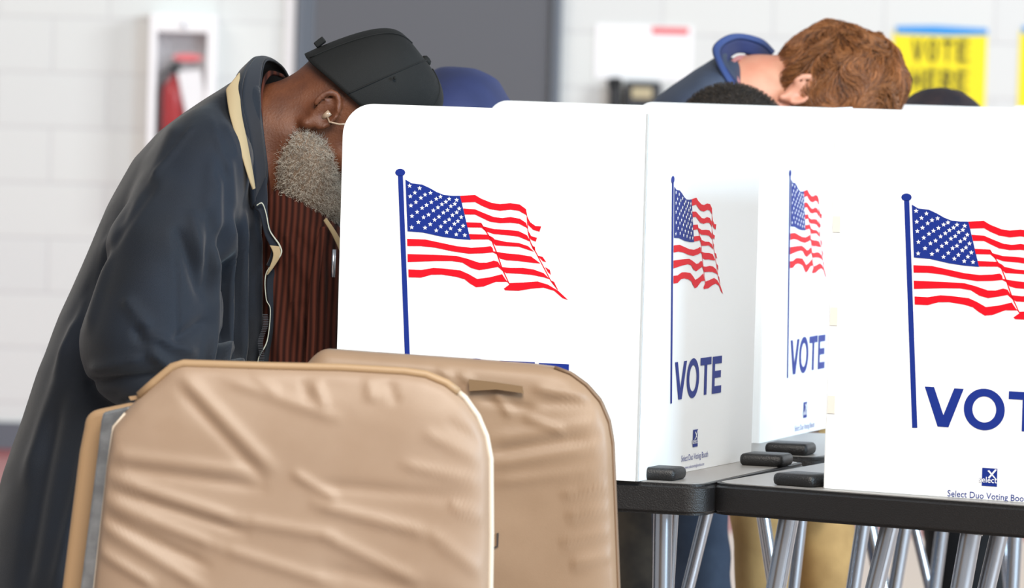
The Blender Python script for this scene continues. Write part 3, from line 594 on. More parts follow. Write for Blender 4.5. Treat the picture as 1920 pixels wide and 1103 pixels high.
# ------------------------------------------------------------------ people: distance fields meshed into one surface
class SDF:
    def __init__(s, lo, hi, h):
        s.lo = np.array(lo, float); s.h = h; s.n = np.ceil((np.array(hi)-s.lo)/h).astype(int)+1
        s.A = np.full(tuple(s.n), .25, np.float32)
    def box(s, lo, hi, pad):
        i0 = np.clip(np.floor((np.array(lo)-pad-s.lo)/s.h).astype(int), 0, s.n-1); i1 = np.clip(np.ceil((np.array(hi)+pad-s.lo)/s.h).astype(int)+1, 1, s.n)
        if np.any(i1 <= i0): return None
        sl = tuple(slice(a, b) for a, b in zip(i0, i1))
        g = np.meshgrid(*[s.lo[k]+s.h*np.arange(i0[k], i1[k]) for k in range(3)], indexing='ij', sparse=True); return sl, g
    def put(s, sl, d, k, sub=False):
        a = s.A[sl]; d = d.astype(np.float32)
        if sub: a = -a
        h = np.clip(.5+.5*(a-d)/k, 0, 1) if k > 0 else (a > d).astype(np.float32)
        r = a*(1-h)+d*h-k*h*(1-h)
        s.A[sl] = -r if sub else r
    def cap(s, a, b, r1, r2, k=.02, ky=1.0, sub=False):
        a = np.array(a, float); b = np.array(b, float); m = max(r1, r2)*max(ky, 1)
        q = s.box(np.minimum(a, b)-m, np.maximum(a, b)+m, k+3*s.h)
        if q is None: return
        sl, (X, Y, Z) = q; ba = b-a; L = ba@ba+1e-12
        ym = (a[1]+b[1])/2
        t = np.clip(((X-a[0])*ba[0]+(Y-a[1])*ba[1]+(Z-a[2])*ba[2])/L, 0, 1)
        d = np.sqrt((X-a[0]-t*ba[0])**2+((Y-a[1]-t*ba[1])/ky)**2+(Z-a[2]-t*ba[2])**2)-(r1+(r2-r1)*t)
        s.put(sl, d, k, sub)
    def ell(s, c, r, Rm=None, k=.02, sub=False):
        c = np.array(c, float); r = np.array(r, float); m = r.max()
        q = s.box(c-m, c+m, k+3*s.h)
        if q is None: return
        sl, (X, Y, Z) = q; X = X-c[0]; Y = Y-c[1]; Z = Z-c[2]
        if Rm is not None: X, Y, Z = [Rm[i][0]*X+Rm[i][1]*Y+Rm[i][2]*Z for i in range(3)]
        k0 = np.sqrt((X/r[0])**2+(Y/r[1])**2+(Z/r[2])**2); k1 = np.sqrt((X/r[0]**2)**2+(Y/r[1]**2)**2+(Z/r[2]**2)**2)+1e-9
        s.put(sl, k0*(k0-1)/k1, k, sub)
    def rows(s, tab, k=.02, p=2.4, sub=False):
        """tab rows: z, x_left, x_right, half depth, y centre (z descending or ascending)"""
        T = np.array(sorted(tab)); z0, z1 = T[0, 0], T[-1, 0]
        q = s.box((T[:, 1].min(), (T[:, 4]-T[:, 3]).min(), z0), (T[:, 2].max(), (T[:, 4]+T[:, 3]).max(), z1), k+3*s.h)
        sl, (X, Y, Z) = q; f = lambda c: np.interp(Z, T[:, 0], T[:, c])
        xl, xr, hd, yc = f(1), f(2), f(3), f(4); hw = np.maximum((xr-xl)/2, .004); hd = np.maximum(hd, .004)
        u = (np.abs((X-(xl+xr)/2)/hw)**p+np.abs((Y-yc)/hd)**p)**(1/p)
        d = (u-1)*np.minimum(hw, hd)*.85; d = np.maximum(d, np.maximum(z0-Z, Z-z1)); s.put(sl, d, k, sub)
    def mesh(s):
        A = s.A; A = A.copy(); A[0] = A[-1] = .2; A[:, 0] = A[:, -1] = .2; A[:, :, 0] = A[:, :, -1] = .2
        S = A < 0; nx, ny, nz = A.shape
        c = np.zeros((nx-1, ny-1, nz-1), np.int8)
        for i in (0, 1):
            for j in (0, 1):
                for l in (0, 1): c += S[i:nx-1+i, j:ny-1+j, l:nz-1+l]
        act = (c > 0) & (c < 8); ix = np.argwhere(act); idm = -np.ones(act.shape, np.int64); idm[act] = np.arange(len(ix))
        acc = np.zeros((len(ix), 3)); cnt = np.zeros(len(ix))
        off = [(i, j, l) for i in (0, 1) for j in (0, 1) for l in (0, 1)]
        for a in off:
            for ax in range(3):
                if a[ax]: continue
                b = list(a); b[ax] = 1
                va = A[ix[:, 0]+a[0], ix[:, 1]+a[1], ix[:, 2]+a[2]]; vb = A[ix[:, 0]+b[0], ix[:, 1]+b[1], ix[:, 2]+b[2]]
                m = (va < 0) != (vb < 0); t = np.where(m, va/np.where(m, va-vb, 1), 0)
                p = np.array(a, float)[None, :].repeat(len(ix), 0); p[:, ax] += t; acc[m] += p[m]; cnt[m] += 1
        V = s.lo+(ix+acc/cnt[:, None])*s.h; Fc = []
        for ax in range(3):
            o = [k for k in range(3) if k != ax]
            e = [slice(1, -1)]*3; e[ax] = slice(0, -1); e2 = list(e); e2[ax] = slice(1, None)
            m = S[tuple(e)] != S[tuple(e2)]; q = np.argwhere(m); 
            st = np.array([1, 1, 1]); st[ax] = 0; q = q+st
            fl = S[q[:, 0], q[:, 1], q[:, 2]]
            def at(d0, d1): r = q.copy(); r[:, o[0]] += d0; r[:, o[1]] += d1; return idm[r[:, 0], r[:, 1], r[:, 2]]
            Q = np.stack([at(-1, -1), at(0, -1), at(0, 0), at(-1, 0)], 1)
            flip = fl if ax != 1 else ~fl
            Q[~flip] = Q[~flip][:, ::-1]; Fc.append(Q)
        return V, np.concatenate(Fc)
def relax(V, Fc, it=3, lam=.5):
    for _ in range(it):
        S = np.zeros_like(V); n = np.zeros(len(V))
        for i in range(4):
            a, b = Fc[:, i], Fc[:, (i+1) % 4]; np.add.at(S, a, V[b]); np.add.at(S, b, V[a]); np.add.at(n, a, 1); np.add.at(n, b, 1)
        V = V+lam*(S/n[:, None]-V)
    return V
def normals(V, Fc):
    n = np.cross(V[Fc[:, 2]]-V[Fc[:, 0]], V[Fc[:, 3]]-V[Fc[:, 1]]); N = np.zeros_like(V)
    for i in range(4): np.add.at(N, Fc[:, i], n)
    return N/(np.linalg.norm(N, axis=1, keepdims=True)+1e-12)
class Local:
    """camera-aligned frame at depth D: x right, y away, z up, metres; px() takes a picture position and a depth offset."""
    def __init__(s, px0, py0, D): s.px0, s.py0, s.D = px0, py0, D; s.o = W(px0, py0, D); s.s = FPX/D
    def px(s, x, y, dy=0.): 
        v = W(x, y, s.D+dy)-s.o; return np.array([v@Rv, v@Fv, v@Uv])
    def w(s, V): V = np.asarray(V); return s.o+V[..., 0:1]*Rv+V[..., 1:2]*Fv+V[..., 2:3]*Uv
    def loc(s, p): v = np.asarray(p)-s.o; return np.array([v@Rv, v@Fv, v@Uv])
    def floor(s, x, dy): p = dist_pt(x, FPX/(s.D+dy), 0.0); return s.loc(p)
    def r(s, rp): return rp/s.s
def sdf_obj(name, sd, fr, m, parent, it=3, disp=None):
    V, Fc = sd.mesh(); V = relax(V, Fc, it)
    if disp is not None:
        N = normals(V, Fc); N = -N if ((V-V.mean(0))*N).sum() < 0 else N; V = V+N*disp(V, N)[:, None]; V = relax(V, Fc, 1, .3)
    return mesh_obj(name, fr.w(V), Fc, m, parent), V, Fc
def head_axes(deg, turn=0):
    """deg: crown direction above the picture's horizontal (pointing right); face looks down-right"""
    a = math.radians(deg); u = np.array([math.cos(a), 0, math.sin(a)]); f = np.array([math.sin(a), 0, -math.cos(a)]); x = np.array([0, 1., 0])
    t = math.radians(turn); f2 = f*math.cos(t)+x*math.sin(t); x2 = x*math.cos(t)-f*math.sin(t); return x2, f2, u
def head(sd, c, ax, sc=1.0, fs=1.0, ef=0.0):
    hx, hf, hu = ax; P0 = lambda x, f, u: np.array(c)+sc*(hx*x+hf*f+hu*u); Rm = [hx, hf, hu]; P = lambda x, f, u: P0(x, f*fs, u*fs if u < .03 else u)
    E = lambda p, r, k=.02, sub=False: sd.ell(P(*p), np.array(r)*sc, Rm, k*sc, sub)
    E((0, (.013 if fs > 1 else .006)/fs, .048), (.075, .087 if fs > 1 else .093, .084)); E((0, .03, -.02), (.062, .07, .085)); E((0, .062, -.088), (.034, .034, .026), .03)
    sd.cap(P(-.06, .0, -.05), P(-.025, .07, -.092), .018*sc, .016*sc, .03*sc); sd.cap(P(.06, .0, -.05), P(.025, .07, -.092), .018*sc, .016*sc, .03*sc)
    sd.cap(P(-.03, .088, .040), P(.03, .088, .040), .012*sc, .012*sc, .014*sc)
    sd.cap(P(0, .092, .025), P(0, .118, -.018), .008*sc, .014*sc, .012*sc); E((-.015, .106, -.022), (.01, .011, .009), .008); E((.015, .106, -.022), (.01, .011, .009), .008)
    E((-.045, .07, -.01), (.022, .022, .02), .02); E((.045, .07, -.01), (.022, .022, .02), .02)
    for s_ in (-1, 1): E((s_*.032, .102, .018), (.017, .013, .011), .012, True); E((s_*.031, .083, .018), (.013, .013, .0125), .003)
    sd.cap(P(-.02, .090, -.052), P(.02, .090, -.052), .0075*sc, .0075*sc, .006*sc); sd.cap(P(-.016, .088, -.064), P(.016, .088, -.064), .008*sc, .008*sc, .006*sc)
    Pe = lambda x, f, u: P0(x, f+ef, u)
    for s_ in (-1, 1): ear(sd, Pe, sc, s_, hx, hf, hu)
def ear(sd, P, sc, s_, hx, hf, hu):
    b = -.016  # backward tilt
    pts = []
    for k in range(15):       # helix
        a = math.radians(-60+k*18); f = -.010+.0185*math.cos(a)*(1 if math.cos(a) > 0 else .95); u = .008+.027*math.sin(a)
        pts.append(P(s_*(.086+.006*max(0, -math.cos(a))), f-.25*u, u))
    order = pts[0:]
    for p, q in zip(order[:-1], order[1:]): sd.cap(p, q, .0050*sc, .0050*sc, .002)
    sd.cap(P(s_*.080, -.006, -.012), P(s_*.083, -.013, -.027), .0085*sc, .0082*sc, .004)      # lobe
    sd.ell(P(s_*.079, -.011, .008), np.array([.007, .019, .027])*sc, [hx, hf, hu], .004)
    sd.cap(P(s_*.084, -.016, -.012), P(s_*.087, -.022, .018), .0046*sc, .0042*sc, .002)        # antihelix
    sd.ell(P(s_*.088, -.003, .006), np.array([.008, .0080, .0115])*sc, [hx, hf, hu], .004, True)
    sd.cap(P(s_*.083, .005, .0), P(s_*.083, .006, .006), .0045*sc, .004*sc, .003)
def arm(sd, sh, el, wr, dirh, r=(.052, .042, .03), hand=True, curl=.35, up=(0, 0, 1.)):
    sd.cap(sh, el, r[0], r[1], .02); sd.cap(el, wr, r[1], r[2], .02)
    if not hand: return
    d = np.array(dirh, float); d /= np.linalg.norm(d); upv = np.array(up, float); side = np.cross(upv, d); side /= np.linalg.norm(side); dn = -np.cross(d, side)
    pm = np.array(wr)+d*.055; 
    for k in (-1, 0, 1): sd.cap(np.array(wr)+side*k*.008, pm+side*k*.024+d*.02, .019, .015, .012)
    for i, (o, L) in enumerate(((-.033, .062), (-.011, .075), (.011, .08), (.033, .07))):
        b = pm+side*o+d*.025; p1 = b+d*L*.45+dn*.004; p2 = p1+(d*math.cos(curl)+dn*-math.sin(curl))*L*.32; p3 = p2+(d*math.cos(curl*2)+dn*-math.sin(curl*2))*L*.28
        sd.cap(b, p1, .0095, .0088, .004); sd.cap(p1, p2, .0088, .008, .003); sd.cap(p2, p3, .008, .007, .003)
    t0 = np.array(wr)+d*.03+side*.03; t1 = t0+d*.03+side*.022; t2 = t1+d*.032+side*.004
    sd.cap(t0, t1, .012, .0105, .008); sd.cap(t1, t2, .0105, .009, .003)
def strands(name, roots, dirs, length, rad, m, parent, fr, steps=6, curl=.0, freq=3., grav=None, proj=None, wave=0):
    """thin tapered curved strands as one mesh part"""
    n = len(roots); P = np.array(roots, float); d = np.array(dirs, float); d /= np.linalg.norm(d, axis=1, keepdims=True)
    L = np.asarray(length)*np.ones(n); ph = rng.uniform(0, 6.28, n); cx = rng.normal(size=(n, 3)); cx /= np.linalg.norm(cx, axis=1, keepdims=True)
    pts = [P.copy()]; p = P.copy(); a = np.cross(d, cx); a /= np.linalg.norm(a, axis=1, keepdims=True)+1e-9; b = np.cross(d, a)
    for i in range(steps):
        ds = (L/steps)[:, None]; an = ph+freq*(i+1)
        p = p+d*ds
        if grav is not None: d = d+np.array(grav)*(1/steps); d /= np.linalg.norm(d, axis=1, keepdims=True)
        if proj is not None: p, d = proj(p, d, (i+1)/steps)
        off = (a*np.cos(an)[:, None]+b*np.sin(an)[:, None])*curl
        pts.append(p+off)
    S = np.stack(pts, 1); V = []; F = []
    side = [np.array([1., 0, 0]), np.array([-.5, 0, .866]), np.array([-.5, 0, -.866])]
    tang = np.gradient(S, axis=1); tang /= np.linalg.norm(tang, axis=2, keepdims=True)+1e-9
    ref = np.array([0.13, -1., 0.07]); u = np.cross(tang, ref); u /= np.linalg.norm(u, axis=2, keepdims=True)+1e-9; v = np.cross(tang, u)
    rr = (np.asarray(rad)*np.ones(n))[:, None, None]*np.linspace(1, .35, steps+1)[None, :, None]
    rings = np.stack([S+rr*(u*math.cos(t)+v*math.sin(t)) for t in (0, 2.094, 4.189)], 2)  # n, steps+1, 3, 3
    V = rings.reshape(-1, 3); base = (np.arange(n)*(steps+1)*3)[:, None]
    for i in range(steps):
        for k in range(3):
            k2 = (k+1) % 3; F.append(np.concatenate([base+i*3+k, base+i*3+k2, base+(i+1)*3+k2, base+(i+1)*3+k], 1))
    F = np.concatenate(F); V = fr.w(V); o0 = np.array(parent['_o'])
    me = bpy.data.meshes.new(name); me.vertices.add(len(V)); me.vertices.foreach_set('co', (V-o0).ravel()); me.loops.add(F.size); me.loops.foreach_set('vertex_index', F.ravel().astype(np.int32))
    me.polygons.add(len(F)); me.polygons.foreach_set('loop_start', np.arange(0, F.size, 4, dtype=np.int32)); me.update(calc_edges=True); me.polygons.foreach_set('use_smooth', [True]*len(F))
    me.materials.append(m); o = bpy.data.objects.new(name, me); COL.objects.link(o); o.parent = parent; o['_o'] = list(map(float, o0)); o['kind'] = 'stuff'; return o
def sample(V, Fc, mask, n):
    c = V[Fc].mean(1); a = np.linalg.norm(np.cross(V[Fc[:, 2]]-V[Fc[:, 0]], V[Fc[:, 3]]-V[Fc[:, 1]]), axis=1); a = a*mask(c); N = normals(V, Fc)
    i = rng.choice(len(Fc), n, p=a/a.sum()); w = rng.uniform(size=(n, 2)); q = V[Fc[i]]
    p = (q[:, 0]*(1-w[:, :1])+q[:, 1]*w[:, :1])*(1-w[:, 1:])+(q[:, 3]*(1-w[:, :1])+q[:, 2]*w[:, :1])*w[:, 1:]; nn = N[Fc[i]].mean(1)
    g = V.mean(0); s_ = 1 if ((p-g)*nn).sum() > 0 else -1; return p, nn*s_/np.linalg.norm(nn, axis=1, keepdims=True)
def catm(P, n=8, closed=False):
    P = np.array(P, float); out = []; m = len(P)
    for i in range(m-1+(1 if closed else 0)):
        g = lambda j: P[j % m] if closed else P[min(max(j, 0), m-1)]
        a, b, c, d = g(i-1), g(i), g(i+1), g(i+2)
        for k in range(n):
            t = k/n; out.append(.5*(2*b+(c-a)*t+(2*a-5*b+4*c-d)*t*t+(3*b-a-3*c+d)*t**3))
    if not closed: out.append(P[-1])
    return np.array(out)
def ribbon(name, A, B, m, parent, fr, th=.004, n=8, across=6, closed=False, belly=0, wav=None):
    """sheet between two 3D curves (lists of (px, py, depth offset)), given thickness"""
    a = catm([fr.px(*p) for p in A], n, closed); b = catm([fr.px(*p) for p in B], n, closed); V = []; k = len(a)
    for j in range(across+1):
        t = j/across; r = a*(1-t)+b*t; r = r+np.array([0, -1., 0])*belly*math.sin(math.pi*t)
        if wav is not None: r = r+wav(np.arange(k)/k, t)
        V.append(r)
    V = np.concatenate(V); Fc = []; kk = k if closed else k-1
    for j in range(across):
        for i in range(kk): Fc.append((j*k+i, j*k+(i+1) % k, (j+1)*k+(i+1) % k, (j+1)*k+i))
    o = mesh_obj(name, fr.w(V), Fc, m, parent); md = o.modifiers.new('thickness', 'SOLIDIFY'); md.thickness = th; md.offset = 0
    s2 = o.modifiers.new('smooth', 'SUBSURF'); s2.levels = 1; s2.render_levels = 1; return o
def shoe(fr, parent, an, toe, m):
    sd = SDF(np.minimum(an, toe)-.09, np.maximum(an, toe)+.09, .006); a = np.array(an)*1.0; t = np.array(toe)*1.0; zf = a[2]
    sd.cap(a+[-.03, 0, .0], a+[.0, 0, .055], .042, .045, .02); sd.cap(a+[0, 0, 0], t, .042, .036, .03)
    q = sd.box(sd.lo, sd.lo+sd.h*(sd.n-1), 0); sd.put(q[0], (fr_floor(fr, a)-.0+(-q[1][2]))+0*q[1][0]+0*q[1][1], .0, True) if False else None
    return sdf_obj('shoe', sd, fr, m, parent, 2)

def body_parts(fr, root, name_skin, c, ax, sc, neck, torso, arms, legs, skinmat, fs=1.0, ef=0.0, lr=(.085, .055, .04)):
    """one continuous body: head, neck, trunk, arms with hands, legs"""
    lo = np.array([9.]*3); hi = -lo
    for p in [c]+[q[:3] for q in neck]+[q[:3] for q in torso]+[x for a in arms for x in a[:3]]+[x for l in legs for x in l]: lo = np.minimum(lo, p); hi = np.maximum(hi, p)
    sd = SDF(lo-.25, hi+.25, .0045 if skinmat in ('skin_dark',) else .0065)
    head(sd, c, ax, sc, fs, ef)
    for (p, q, r1, r2) in [(neck[i][:3], neck[i+1][:3], neck[i][3], neck[i+1][3]) for i in range(len(neck)-1)]: sd.cap(p, q, r1, r2, .03)
    for i in range(len(torso)-1): sd.cap(torso[i][:3], torso[i+1][:3], torso[i][3], torso[i+1][3], .05, 1.5)
    for (s_, e, w, d) in arms: arm(sd, s_, e, w, d)
    for (h, k, a, t) in legs:
        sd.cap(h, k, lr[0], lr[1], .02); sd.cap(k, a, lr[1], lr[2], .01); sd.cap(a, t, min(lr[2], .036), .028, .01)
    return sdf_obj('body', sd, fr, M[skinmat], root, 2)
def trousers(fr, root, legs, m, r0=.115, r1=.09, r2=.085, wr=0, belt=None):
    P = np.array([x for l in legs for x in l[:3]]); sd = SDF(P.min(0)-.2, P.max(0)+.2, .009)
    for (h, k, a, t) in legs: sd.cap(h, k, r0, r1, .04); sd.cap(k, a+np.array([0, 0, .05]), r1, r2, .03)
    sd.cap(legs[0][0]+np.array([0, 0, .05]), legs[1][0]+np.array([0, 0, .05]), r0*1.12, r0*1.12, .05)
    def disp(V, N): return .008*smooth_noise(V[:, 0]+V[:, 1]*.6, V[:, 2], 31+wr, 18, 34)
    return sdf_obj('trousers', sd, fr, m, root, 3, disp)
def shoes(fr, root, legs, m):
    for (h, k, a, t) in legs:
        sd = SDF(np.minimum(a, t)-.09, np.maximum(a, t)+.1, .006); b = np.array([0, 0, -.02])
        sd.cap(a+np.array([-.02, 0, .03]), a+b, .052, .05, .02); sd.cap(a+b, t+b*.6, .048, .042, .03)
        V, Fc = sd.mesh(); V = relax(V, Fc, 2); Wd = fr.w(V); Wd[:, 2] = np.maximum(Wd[:, 2], .002); mesh_obj('shoe', Wd, Fc, m, root)

# ---- the bearded man -------------------------------------------------------
fm = Local(603, 215, 10.52); X = fm.px
rm = thing('person', 'bearded person in black cap and dark coat, bent over the nearest left screen', 'person', tuple(dist_pt(190, FPX/10.52, 0)))
axm = head_axes(38); cm = X(603, 213, 0)
legs_m = [(X(225, 960, -.09), X(235, 1480, -.12), fm.floor(190, -.14)+[0, 0, .07], fm.floor(300, -.14)+[0, 0, .045]), (X(225, 960, .09), X(250, 1480, .12), fm.floor(215, .14)+[0, 0, .07], fm.floor(330, .14)+[0, 0, .045])]
arms_m = [(X(395, 340, -.13), X(280, 655, -.22), X(605, 828, -.13), X(705, 838, -.1)-X(605, 828, -.13)), (X(420, 340, .13), X(330, 655, .22), X(640, 826, .13), X(740, 836, .1)-X(640, 826, .13))]
body, BV, BF = body_parts(fm, rm, 'skin', cm, axm, 1.06, [(*X(598, 215), .066), (*X(556, 236), .068), (*X(485, 262), .074), (*X(440, 300), .09)],
    [(*X(440, 350), .07), (*X(340, 560), .09), (*X(230, 900), .10)], arms_m, legs_m, 'skin_dark', 1.2, .014)
trousers(fm, rm, legs_m, M['black_cloth'], .105); shoes(fm, rm, legs_m, M['shoe'])
# coat
ROWS = [(140, 452, 500, .05), (150, 440, 502, .07), (165, 418, 510, .11), (190, 378, 515, .16), (215, 340, 520, .185), (250, 296, 520, .20), (300, 251, 515, .205), (390, 200, 508, .19), (500, 152, 508, .185), (590, 110, 510, .185),
        (690, 72, 515, .19), (790, 40, 520, .20), (880, 8, 520, .21), (1000, -22, 505, .225), (1150, -42, 485, .24), (1330, -52, 475, .25)]
tab = []
for (y, xl_, xr_, hd) in ROWS: p = X(xl_, y); q = X(xr_, y); tab.append((p[2], p[0], q[0], hd, 0.))
T_ = np.array(tab); sd = SDF((T_[:, 1].min()-.05, -.42, T_[:, 0].min()-.03), (X(700, 0)[0], .42, T_[:, 0].max()+.03), .0062)
sd.rows(tab, .01, 2.2)
R_ = fm.r
q = sd.box(X(400, 420, -.16), X(640, 60, .16), .02); sl, (gx, gy, gz) = q
c0 = X(452, 262, 0); ad = np.array([.966, 0, .26]); tx, ty, tz = gx-c0[0], gy-c0[1], gz-c0[2]; ax_ = tx*ad[0]+tz*ad[2]
rad = np.sqrt(np.maximum(tx**2+ty**2+tz**2-ax_**2, 0)); plane = (466+(215-gz*fm.s-255)*.12+gy*200-603)/fm.s
q2_ = sd.box(X(250, 470, -.42), X(640, 60, .42), .02); s2_, (hx_, hy_, hz_) = q2_
pl2 = (466+(215-hz_*fm.s-255)*.12-603)/fm.s; lim = .128+.95*np.maximum(pl2-hx_, 0)+1.2*np.maximum(X(0, 390)[2]-hz_, 0)
sd.put(s2_, (lim-np.abs(hy_))*.7, .03, True)
sd.put(sl, np.maximum(rad-.108, plane-gx), .006, True)
for sgn in (-1, 1):
    k_ = .022 if sgn < 0 else .05
    a0 = X(385, 300, sgn*.15); a1 = X(312, 470, sgn*.20); a2 = X(275, 645, sgn*.215); a3 = X(590, 822, sgn*.14)
    sd.cap(a0, a1, R_(88), R_(108), k_); sd.cap(a1, a2, R_(108), R_(124), .010); sd.cap(a2, X(420, 765, sgn*.18), R_(114), R_(80), .012); sd.cap(X(420, 765, sgn*.18), a3, R_(80), R_(46), .02)
def coat_disp(V, N):
    px_ = V[:, 0]*fm.s+603; py_ = 215-V[:, 2]*fm.s; near = np.clip(-V[:, 1]/.06, 0, 1)
    L = [(262, 385, 150, 600, 12, -5), (235, 430, 185, 620, 9, 4), (215, 420, 165, 560, 8, -4), (350, 430, 398, 560, 12, -7), (375, 400, 395, 500, 9, 4), (340, 240, 300, 340, 14, 3), (330, 330, 200, 480, 16, 3), (310, 350, 205, 500, 8, -3),
         (285, 640, 340, 690, 9, 7), (300, 625, 385, 660, 8, 5), (275, 612, 300, 660, 8, -6), (340, 640, 400, 600, 8, -5), (190, 690, 290, 668, 10, 5), (180, 715, 320, 700, 9, -6), (240, 745, 330, 700, 9, 5), (255, 560, 300, 615, 10, 4),
         (348, 455, 352, 640, 3, -2.2), (262, 590, 345, 690, 2.5, 1.2), (412, 300, 398, 470, 12, 4),
         (418, 470, 408, 690, 7, 9), (430, 430, 424, 690, 6, -8), (441, 400, 436, 690, 6, 9), (452, 420, 449, 690, 5, -8), (463, 400, 462, 690, 5, 8), (474, 430, 474, 690, 5, -7), (486, 420, 486, 690, 5, 7), (402, 400, 408, 560, 8, -5), (420, 340, 420, 440, 8, 5), (440, 300, 446, 400, 8, 4),
         (378, 236, 300, 345, 4, 2.4), (430, 235, 455, 300, 5, 2), (405, 222, 440, 330, 5, 2),
         (215, 420, 120, 700, 9, 4), (150, 620, 60, 900, 14, 5), (120, 740, 60, 1100, 16, -5), (190, 800, 120, 1100, 14, 5)]
    d = ridges(px_, py_, L)*.0016*near
    st = np.exp(-(((px_-378)*(345-236)-(py_-236)*(300-378))/np.hypot(109, 78)/6)**2)*((py_ > 236) & (py_ < 345))*np.sin((py_)*.85)*.0012*near   # seam puckers
    return d+st+.004*smooth_noise(V[:, 0], V[:, 2], 77, 14, 8)+.0010*smooth_noise(V[:, 0]+V[:, 1], V[:, 2], 5, 60, 45)
coat, _, _ = sdf_obj('coat', sd, fm, M['coat'], rm, 3, coat_disp)
# coat collar: base seam curve and free edge curve round the neck
base = [(474, 395, -.110), (462, 330, -.13), (448, 255, -.140), (438, 195, -.130), (442, 150, -.09), (462, 128, 0), (480, 150, .07), (492, 210, .105), (500, 280, .10)]
free = [(486, 384, -.090), (499, 330, -.108), (492, 255, -.112), (486, 195, -.100), (488, 150, -.068), (498, 112, .0), (530, 128, .06), (548, 180, .085), (545, 270, .085)]
out_ = [(476, 384, -.120), (476, 330, -.140), (466, 250, -.150), (454, 190, -.142), (460, 140, -.100), (482, 107, -.01), (520, 118, .055), (545, 165, .09), (545, 250, .09)]
ribbon('coat_collar', base, out_, M['coat'], rm, fm, .006, 10, 8, belly=.006); ribbon('collar_inside', out_, free, M['coat'], rm, fm, .004, 10, 6)
ribbon('collar_edge', free, [(x+3, y+2, d-.002) for x, y, d in free], M['coat_dark'], rm, fm, .004, 10, 2)
ribbon('beige_collar_band', [(423, 168, -.135), (430, 215, -.172), (446, 270, -.192), (464, 330, -.192), (474, 356, -.182)], [(450, 134, -.10), (452, 205, -.155), (464, 268, -.176), (474, 325, -.180), (478, 354, -.178)], M['lining'], rm, fm, .003, 8, 6, belly=.004)
ribbon('lapel', [(474, 372, -.118), (478, 392, -.13), (486, 400, -.135), (496, 440, -.135), (508, 470, -.132), (500, 498, -.125)], [(500, 330, -.112), (502, 370, -.125), (502, 396, -.132), (508, 432, -.134), (528, 468, -.130), (503, 500, -.122)], M['coat'], rm, fm, .004, 8, 6)
ribbon('lapel_edge', [(481, 384, -.139), (492, 380, -.140), (500, 400, -.140), (507, 432, -.140), (526, 460, -.136), (527, 480, -.136), (500, 514, -.130), (500, 560, -.130), (508, 582, -.130), (502, 640, -.128), (486, 672, -.128), (484, 700, -.128)],
       [(481, 387, -.139), (491, 383, -.140), (498, 402, -.140), (505, 434, -.140), (523, 462, -.136), (524, 480, -.136), (498, 512, -.130), (498, 560, -.130), (506, 582, -.130), (500, 638, -.128), (484, 671, -.128), (482, 700, -.128)], M['edge'], rm, fm, .003, 8, 1)
ribbon('front_facing', [(503, 500, -.124), (499, 540, -.124), (505, 590, -.124), (500, 640, -.122), (485, 700, -.122)], [(514, 505, -.118), (518, 560, -.118), (517, 610, -.118), (506, 660, -.118), (503, 700, -.118)], M['coat'], rm, fm, .004, 8, 4)
ribbon('beige_facing', [(514, 505, -.116), (518, 560, -.116), (516, 610, -.116), (506, 660, -.116), (503, 705, -.116)], [(518, 505, -.112), (524, 560, -.112), (524, 620, -.112), (518, 665, -.112), (515, 705, -.112)], M['lining'], rm, fm, .004, 8, 3)
ribbon('beige_lapel_turn', [(505, 460, -.138), (512, 478, -.138), (504, 505, -.136), (500, 515, -.133)], [(524, 462, -.137), (526, 480, -.136), (514, 500, -.134), (501, 516, -.132)], M['lining'], rm, fm, .002, 8, 4)
zp = MB()
for k in range(34):
    p = X(497-k*.35+3*math.sin(k*.3), 590+k*3.2, -.130); zp.box(-np.array([.004, .001, .0007]), (.004, .001, .0007), 0, lambda v, p=p: fm.w(p+v))
zp.out('zip_teeth', M['metal_dark'], rm)
# shirt
tab = []
for (y, xl_, xr_, hd) in [(330, 480, 540, .05), (380, 470, 600, .09), (430, 470, 640, .115), (500, 470, 650, .125), (600, 470, 648, .13), (700, 460, 640, .135), (860, 440, 620, .14), (1000, 420, 600, .14)]:
    p = X(xl_, y); q = X(xr_, y); tab.append((p[2], p[0], q[0], hd, 0.))
T_ = np.array(tab); sd = SDF((T_[:, 1].min()-.04, -.2, T_[:, 0].min()-.03), (T_[:, 2].max()+.04, .2, T_[:, 0].max()+.03), .006); sd.rows(tab, .02, 2.2)
def shirt_disp(V, N):
    px_ = V[:, 0]*fm.s+603; py_ = 215-V[:, 2]*fm.s; near = np.clip(-V[:, 1]/.04, 0, 1)
    L = [(536, 430, 590, 540, 7, 7), (552, 430, 600, 500, 6, -6), (600, 430, 585, 540, 9, 10), (585, 540, 560, 690, 8, 8), (530, 470, 560, 690, 7, -6), (520, 500, 530, 690, 6, 5), (605, 480, 610, 690, 7, 6), (572, 560, 595, 690, 7, -9), (545, 520, 575, 640, 6, 5), (625, 500, 620, 690, 6, -5)]
    return ridges(px_, py_, L)*.0011*near+.002*smooth_noise(V[:, 0], V[:, 2], 12, 60, 12)
shirt, _, _ = sdf_obj('shirt', sd, fm, M['shirt'], rm, 2, shirt_disp)
ribbon('shirt_collar', [(500, 420, -.06), (492, 340, -.085), (486, 250, -.098), (487, 180, -.09), (500, 135, -.02), (530, 140, .05)], [(520, 420, -.055), (506, 340, -.082), (494, 250, -.093), (492, 178, -.086), (508, 142, -.02), (536, 148, .045)], M['shirt'], rm, fm, .004, 8, 4)
ribbon('strap', [(612, 425, -.145), (606, 470, -.148), (598, 540, -.148), (588, 690, -.15)], [(600, 425, -.146), (590, 470, -.15), (580, 540, -.15), (572, 690, -.15)], M['shirt'], rm, fm, .005, 8, 3)
